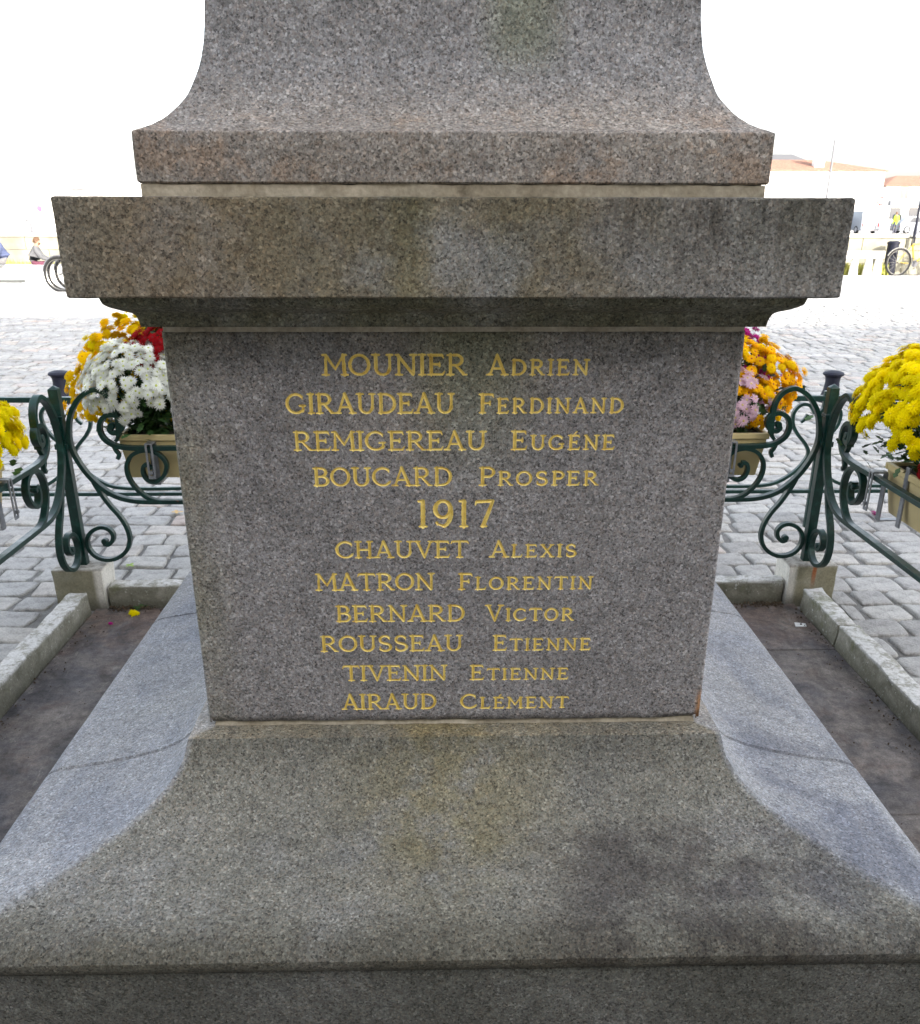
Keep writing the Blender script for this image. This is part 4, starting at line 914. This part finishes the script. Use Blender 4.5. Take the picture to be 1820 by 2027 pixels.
    mb = MB(); mb.add([(hx+.080, -.014, tz+.005), (hx+.080, .014, tz+.005), (hx+.112, 0, tz-.025), (hx+.082, 0, tz-.035)], [(0, 1, 2), (0, 2, 3), (1, 3, 2)]); mb.build('nose', SKIN, t)
    mb = MB()
    for s in (-1, 1): mb.box(hx+.078, hx+.089, s*.032-.010, s*.032+.010, tz+.004, tz+.014)
    mb.build('eyes', HAIR, t)
    mb = MB()
    for s in (-1, 1): mb.lathe([(.018, -.008), (.02, 0), (.012, .008)], (hx-.005, s*.092, tz-.005), 8)
    mb.build('ears', SKIN, t, True)
    if beard: MB().lathe([(.03, -.035), (.062, -.01), (.066, .02), (.05, .03)], (hx+.035, 0, tz-.075), 12).build('beard', hair, t, True)
    else: MB().box(hx+.074, hx+.086, -.022, .022, tz-.058, tz-.048).build('mouth', plain('lips', (.4, .15, .12), .5), t)
    MB().lathe([(.085, -.04), (.095, -.005), (.075, .012)], (J['neck'][0]-.01, 0, J['neck'][2]-.02), 12).build('collar', jac, t, True)
    t.scale = (sc, sc, sc); return t
c_ = lambda n, c: plain(n, c, .85, var=.1, sc=20)
GREYJ = c_('grey_jacket', (.10, .10, .105)); PALEJ = c_('beige_coat', (.22, .19, .15)); BLUEJ = c_('blue_jacket', (.06, .075, .14)); MAR = c_('maroon_trousers', (.10, .03, .05)); GREYT = c_('grey_trousers', (.15, .145, .145)); SHOE = c_('brown_shoes', (.08, .045, .04)); ORSH = c_('orange_shoes', (.35, .10, .04)); HIV = c_('hi_vis_vest', (.45, .75, .03)); DKT = c_('dark_trousers', (.06, .06, .08))
person('bearded seated man in a grey and white jacket and maroon trousers, facing right', (-10.02, 22.3, -.04), .25, (GREYJ, MAR, SHOE), sc=.82, beard=True)
person('seated person in a beige coat half hidden by the cap slab', (-8.90, 22.3, -.04), PI-.3, (PALEJ, MAR, SHOE), sc=.82)
person('person in a blue jacket cut off by the left edge of the photo', (-10.66, 22.0, .02), -2.2, (BLUEJ, GREYT, ORSH), sc=.86)
person('person in a yellow hi-vis vest standing among the parked cars', (39.6, 83.5, 0), 2.0, (HIV, DKT, SHOE), pose='stand')
WHT = plain('white_concrete', (.72, .71, .68), .8, var=.05)
t = empty('bench', (-10.0, 22.3, 0), label='long white concrete bench under the seated people', cat='bench')
MB().box(-2.2, 1.4, -.25, .25, .27, .34).build('seat', WHT, t); MB().box(-2.15, 1.35, -.2, .2, -.02, .27).build('support', WHT, t)
# --- bicycles
BLK = plain('rubber', (.014, .014, .014), .8); YEL = plain('yellow_paint', (.36, .25, .008), .35); GRY = plain('grey_paint', (.12, .12, .13), .35); CHR = plain('bright_metal', (.28, .27, .25), .3, .9)
def bicycle(label, loc, rz, paint, group, chrome=False):
    t = empty('bicycle', loc, rz, label=label, cat='bicycle', group=group)
    for x in (-.52, .52):
        R = .335; mb = MB(); mb.tube([(x+R*math.cos(a), 0, R+R*math.sin(a)) for a in [2*PI*k/28 for k in range(29)]], .029, 6, False); wl = mb.build('wheel', BLK, t, True)
        mb = MB(); mb.tube([(x+(R-.03)*math.cos(a), 0, R+(R-.03)*math.sin(a)) for a in [2*PI*k/28 for k in range(29)]], .010, 5, False)
        for k in range(16): a = 2*PI*k/16; mb.tube([(x, 0, R), (x+(R-.03)*math.cos(a), 0, R+(R-.03)*math.sin(a))], .0022, 3)
        mb.tube([(x, -.04, R), (x, .04, R)], .022, 8); mb.build('rim', CHR, wl, True)
        mb = MB(); mb.tube([(x+(R+.035)*math.cos(a), 0, R+(R+.035)*math.sin(a)) for a in [PI*.05+PI*.8*k/10 for k in range(11)]], .018, 5); mb.build('mudguard', paint if not chrome else CHR, t, True)
    BB = (-.08, 0, .30); ST = (-.20, 0, .78); HT = (.36, 0, .84); HB = (.39, 0, .66)
    mb = MB(); mb.tube([BB, ST], .019); mb.tube([ST, HT], .018); mb.tube([BB, HB], .022); mb.tube([HT, HB], .022); mb.tube([BB, (-.52, .03, .335)], .011); mb.tube([ST, (-.52, .03, .335)], .010); mb.build('frame', paint, t, True)
    mb = MB(); mb.tube([HB, (.44, .05, .55), (.52, .05, .335)], .013); mb.tube([HB, (.44, -.05, .55), (.52, -.05, .335)], .013); mb.build('fork', paint, t, True)
    mb = MB(); mb.tube([ST, (-.23, 0, .93)], .014); mb.tube([HT, (.34, 0, 1.0)], .014); mb.tube([(.24, .27, 1.02), (.34, .12, 1.0), (.34, -.12, 1.0), (.24, -.27, 1.02)], .012); mb.build('handlebar', CHR, t, True)
    MB().lathe([(.02, -.02), (.075, -.005), (.085, .015), (.05, .03)], (-.23, 0, .945), 10).build('saddle', BLK, t, True)
    mb = MB(); mb.lathe([(.085, -.004), (.085, .004)], (0, 0, 0), 16); cr = mb.build('chainwheel', GRY, t); cr.rotation_euler = (PI/2, 0, 0); cr.location = (-.08, -.05, .30)
    mb = MB(); mb.tube([(-.08, .06, .30), (.02, .06, .16), (.02, .16, .16)], .009, 5); mb.tube([(-.08, -.06, .30), (-.18, -.06, .44), (-.18, -.16, .44)], .009, 5); mb.build('pedals', GRY, t)
    return t
GBK = 'bicycles parked behind the memorial'
bicycle('grey bicycle, its wheel frontmost in the row left of the cap slab', (-7.40, 18.35, 0), PI-.08, GRY, GBK); bicycle('grey bicycle, second wheel in the row left of the cap slab', (-7.42, 18.62, 0), PI-.05, GRY, GBK); bicycle('black bicycle deepest in the row left of the cap slab', (-7.38, 18.95, 0), PI-.02, GRY, GBK)
bicycle('yellow bicycle beside the dark pillar at the right edge', (12.85, 24.1, 0), .08, YEL, GBK, True); bicycle('yellow bicycle further right, cut off by the photo edge', (13.75, 23.9, 0), .2, YEL, GBK)
t = empty('pillar', (12.30, 24.45, 0), label='short dark round pillar beside the yellow bicycle', cat='bollard'); MB().lathe([(.15, -.02), (.15, .78), (.12, .80)], n=16).build('body', BOLL, t, True); MB().lathe([(.165, .78), (.165, .83), (.1, .86)], n=16).build('cap', BOLL, t, True)
# white barrier with legs
for i in range(2):
    t = empty('barrier', (11.15+i*.0+(-1.2 if i else 0), 24.0, 0), label='white slotted barrier left of the dark pillar' if i == 0 else 'white slotted barrier half hidden by the cap slab', cat='barrier', group='white plastic barriers')
    mb = MB(); mb.box(-.52, .72, -.06, .06, .44, .62); mb.build('beam', WHT, t)
    for x in (-.45, -.02, .36, .62): MB().prism([(x-.07, .44), (x-.12, -.02), (x+.10, -.02), (x+.06, .44)], -.055, .055).build('leg', WHT, t)
t = tag(MB().box(-.45, .45, -.12, .12, -.02, .055).build('drain_cover', plain('dark_grating', (.08, .085, .08), .7), loc=(-10.36, 21.2, 0)), 'grey drain cover on the sunlit paving in front of the bench', 'drain cover')
# --- vehicles
WPAINT = plain('white_car_paint', (.24, .265, .30), .3, 0, .5, .02); GLASS = plain('dark_glass', (.03, .035, .045), .08, 0, .8, .05); SIL = plain('silver_paint', (.42, .43, .46), .3, .3); REDL = plain('red_lamp', (.5, .01, .01), .3); PLATE = plain('number_plate', (.7, .62, .2), .5)
def vehicle(name, label, loc, rz, prof, wid, paint, wheels, glass, cat, wr=.31):
    t = empty(name, loc, rz, label=label, cat=cat, group='cars parked beyond the quay wall')
    soften(MB().prism(prof, -wid/2, wid/2).build('body', paint, t), .04, 2)
    for g_ in glass:
        for s in (-1, 1):
            y0, y1 = sorted((s*(wid/2-.01), s*(wid/2+.006))); MB().prism(g_, y0, y1).build('window', GLASS, t)
    for x in wheels:
        for s in (-1, 1):
            mb = MB(); mb.tube([(x, s*(wid/2-.16), wr), (x, s*(wid/2+.01), wr)], wr, 20); wl = mb.build('wheel', BLK, t, True)
            mb = MB(); mb.tube([(x, s*(wid/2-.02), wr), (x, s*(wid/2+.02), wr)], wr*.62, 14); mb.build('rim', SIL, wl, True)
    xr = prof[0][0]
    for s in (-1, 1): MB().box(xr-.03, xr+.05, s*(wid/2-.12)-.06, s*(wid/2-.12)+.06, .55, .85).build('tail_light', REDL, t)
    MB().box(xr-.035, xr+.02, -.26, .26, .42, .53).build('number_plate', PLATE, t); MB().box(xr-.05, xr+.06, -wid/2+.06, wid/2-.06, .22, .38).build('bumper', GRY, t)
    MB().prism([(xr+.02, 1.12), (xr-.035, 1.08), (xr-.02, 1.55), (xr+.05, 1.55)], -wid/2+.18, wid/2-.18).build('rear_window', GLASS if name != 'delivery_van' else paint, t)
    return t
vp = [(-2.2, .25), (2.2, .25), (2.28, .75), (1.65, 1.05), (1.05, 1.72), (.8, 1.80), (-2.15, 1.84), (-2.22, 1.0)]
cp = [(-1.9, .25), (1.95, .25), (2.0, .65), (1.2, .86), (.55, 1.34), (-.9, 1.42), (-1.7, 1.05), (-1.95, .85)]
vehicle('delivery_van', 'white van parked behind the quay wall, seen from behind', (37.75, 87, 0), PI/2+.12, vp, 1.75, WPAINT, (-1.4, 1.4), [[(.95, 1.05), (1.45, 1.05), (1.0, 1.60), (.95, 1.62)]], 'van')
vehicle('parked_car', 'white car side-on behind the person in the hi-vis vest', (42.6, 86.0, 0), .1, cp, 1.65, WPAINT, (-1.25, 1.25), [[(-1.2, .92), (.95, .90), (.45, 1.28), (-.85, 1.34)]], 'car')
vehicle('parked_car', 'silver car at the right end of the row behind the wall', (47.2, 88, 0), .5, cp, 1.65, SIL, (-1.25, 1.25), [[(-1.2, .92), (.95, .90), (.45, 1.28), (-.85, 1.34)]], 'car')
vehicle('parked_car', 'dark car left of the white van, mostly hidden by the cap slab', (34.9, 88, 0), PI/2, cp, 1.65, GRY, (-1.25, 1.25), [[(-1.2, .92), (.95, .90), (.45, 1.28), (-.85, 1.34)]], 'car')
# --- buildings
WHW = plain('white_render', (.78, .77, .74), .9, var=.04, sc=.6); TILE = None
def tile_mat():
    q = NT('roman_tiles'); n = q.noise(3, 5, .7).outputs[0]; wv = q.n('ShaderNodeTexWave', wave_type='BANDS', bands_direction='X'); q.l(q.co, wv.inputs[0]); wv.inputs['Scale'].default_value = 2.2
    c = q.ramp(n, [(.3, (.22, .11, .075)), (.55, (.33, .18, .125)), (.75, (.42, .26, .19))]); c = q.mix(c, q.ramp(wv.outputs[0], [(0, .7), (1, 1.1)]), 1, 'MULTIPLY'); q.bump(wv.outputs[0], 1, .05); return q.done(c, .85)
TILE = tile_mat(); SLATE = plain('grey_slate', (.09, .09, .095), .7); SHUT = plain('grey_shutter', (.16, .17, .19), .6); FRAME = plain('window_frame', (.6, .6, .6), .5); STONEC = plain('pale_stone', (.6, .56, .48), .8)
def house(name, label, x0, x1, y0, y1, z0, eave, ridge, wins, wall=WHW, roof=TILE, doors=(), hip=0, over=.25, group=None):
    t = empty(name, ((x0+x1)/2, y0, z0), label=label, cat='building', group=group); L = x1-x0; W = y1-y0; e = eave-z0; r = ridge-z0
    MB().add([], []).box(-L/2, L/2, 0, W, -.3, e).build('wall', wall, t)
    o = over; rf = MB(); h = hip
    rf.add([(-L/2-o, -o, e-.02), (L/2+o, -o, e-.02), (L/2+o, W+o, e-.02), (-L/2-o, W+o, e-.02), (-L/2-o+h, W/2, r), (L/2+o-h, W/2, r), (-L/2-o, -o, e-.14), (L/2+o, -o, e-.14), (L/2+o, W+o, e-.14), (-L/2-o, W+o, e-.14)],
           [(0, 1, 5, 4), (1, 2, 5), (2, 3, 4, 5), (3, 0, 4), (6, 7, 1, 0), (7, 8, 2, 1), (8, 9, 3, 2), (9, 6, 0, 3), (9, 8, 7, 6)])
    rf.build('roof', roof, t)
    for (wx, wz, ww, wh) in wins:
        f = MB(); x = wx-(x0+x1)/2; z = wz-z0
        f.box(x-ww/2-.06, x+ww/2+.06, -.05, .02, z-.06, z); f.box(x-ww/2-.06, x+ww/2+.06, -.05, .02, z+wh, z+wh+.06); f.box(x-ww/2-.06, x-ww/2, -.05, .02, z, z+wh); f.box(x+ww/2, x+ww/2+.06, -.05, .02, z, z+wh); f.box(x-.025, x+.025, -.04, .02, z, z+wh)
        wo_ = f.build('window', FRAME, t); MB().box(x-ww/2, x+ww/2, -.02, .01, z, z+wh).build('pane', GLASS, wo_)
    for (dx, dw, dh) in doors: MB().box(dx-(x0+x1)/2-dw/2, dx-(x0+x1)/2+dw/2, -.04, .02, 0, dh).build('door', SHUT, t)
    return t
hA = house('long_house', 'long low white building with an orange tiled roof right of the memorial', 22.0, 58.6, 130, 142, 0, 6.9, 8.4, [], hip=7.0)
MB().box(50.2-40.3-.5, 50.2-40.3+.75, 1.5, 2.6, 6.5, 9.7).build('chimney', WHW, hA)
hB = house('gabled_house', 'white gable with grey slate roof rising behind the long tiled roof', 44.0, 57.5, 146, 156, 0, 7.6, 9.9, [], roof=SLATE, hip=4.5)
hC = house('corner_house', 'two storey white shop house with grey shutters at the right edge', 72.5, 112.0, 160, 175, 0, 5.9, 7.6, [(75.6+4.6*k, 3.95, 1.4, 1.7) for k in range(6)], hip=5)
MB().box(-19.0, 19.5, -.9, -.05, 3.0, 3.7).build('shop_fascia', SHUT, hC)
for x in (-17.6, -14.5, -10.5, -7.5, -3.5): MB().box(x-.9, x+.9, -.06, .02, .9, 2.6).build('shop_window', GLASS, hC)
hD = house('harbour_house', 'long white house across the square at the left edge', -90.0, -30.0, 100, 112, 0, 4.4, 4.7, [(-70, 1.4, 1.4, 1.6), (-56, 1.4, 1.4, 1.6)], roof=WHW, hip=1.5)
MB().box(-36.9+60, -35.4+60, -1.2, -.02, 3.75, 3.9).build('canopy', SHUT, hD)
def lamp(label, x, y, z0, h, arm=.5, r=.035, sign=None):
    t = empty('street_pole', (x, y, z0), label=label, cat='pole')
    MB().tube([(0, 0, 0), (0, 0, h*.5), (0, 0, h)], [r*1.4, r, r*.8], 10).build('pole', GRY, t, True)
    if arm: mb = MB(); mb.tube([(0, 0, h-.02), (-arm*.5, 0, h+.10), (-arm, 0, h+.02)], r*.7, 8); mb.build('arm', GRY, t, True)
    if sign:
        c, r_, z = sign; mb = MB(); mb.tube([(0, -.05, z), (0, -.075, z)], r_, 20); mb.build('sign_disc', c, t)
        if c is not MAG: mb = MB(); mb.tube([(0, -.076, z), (0, -.082, z)], r_*.68, 20); mb.build('sign_centre', WHT, t)
    return t
MAG = plain('faded_violet_sign', (.34, .09, .30), .5); REDS = plain('red_sign_ring', (.30, .012, .012), .5)
lamp('grey lamp post with short arm at the left, beyond the wall', -19.2, 45, 0, 1.12, .28, .07)
lamp('slim pole with a round violet sign at the left', -18.85, 45.5, 0, 1.95, 0, .02, (MAG, .13, 1.71))
lamp('slim pole with a red ringed round sign beside the van', 27.5, 60, 0, 3.1, 0, .03, (REDS, .24, 2.32))
t = lamp('dark navy mast in front of the wall at the right edge', 12.93, 24.66, .72, 1.35, 0, .035)
for o in t.children: o.data.materials[0] = BOLL
lamp('thin white mast in front of the long tiled roof', 48.2, 122, 0, 9.9, 0, .14)

# ------------------------------------------------------------------ town houses behind the photographer, which shade this side of the square
RW = plain('warm_render', (.50, .46, .38), .9, var=.08, sc=.8)
for i, (x0, x1, ea, ri) in enumerate(((-26, -13, 13.6, 15.6), (-13, -2, 14.2, 16.2), (-2, 9, 13.8, 15.8), (9, 20, 14.3, 16.2), (20, 33, 13.6, 15.6), (33, 46, 14.0, 16.0))):
    wins = [(x0+1.8+k*2.45, 1.0+3.2*f, 1.0, 1.7) for k in range(4) for f in range(4)]
    h_ = house('town_house', ('leftmost', 'second', 'third', 'fourth', 'fifth', 'rightmost')[i]+' tall town house, seen from the monument, of the row behind the photographer', x0+.01, x1-.01, -23, -13.0, 0, ea, ri, [], wall=RW, roof=TILE, hip=0, over=.3, group='row of town houses behind the photographer')
    for (wx, wz, ww, wh) in wins:
        x = wx-(x0+x1)/2; o = MB().box(x-ww/2, x+ww/2, 9.98, 10.04, wz, wz+wh).build('window', GLASS, h_)
        MB().box(x-ww/2-.5, x-ww/2, 9.98, 10.06, wz, wz+wh).build('shutter', SHUT, h_); MB().box(x+ww/2, x+ww/2+.5, 9.98, 10.06, wz, wz+wh).build('shutter', SHUT, h_)
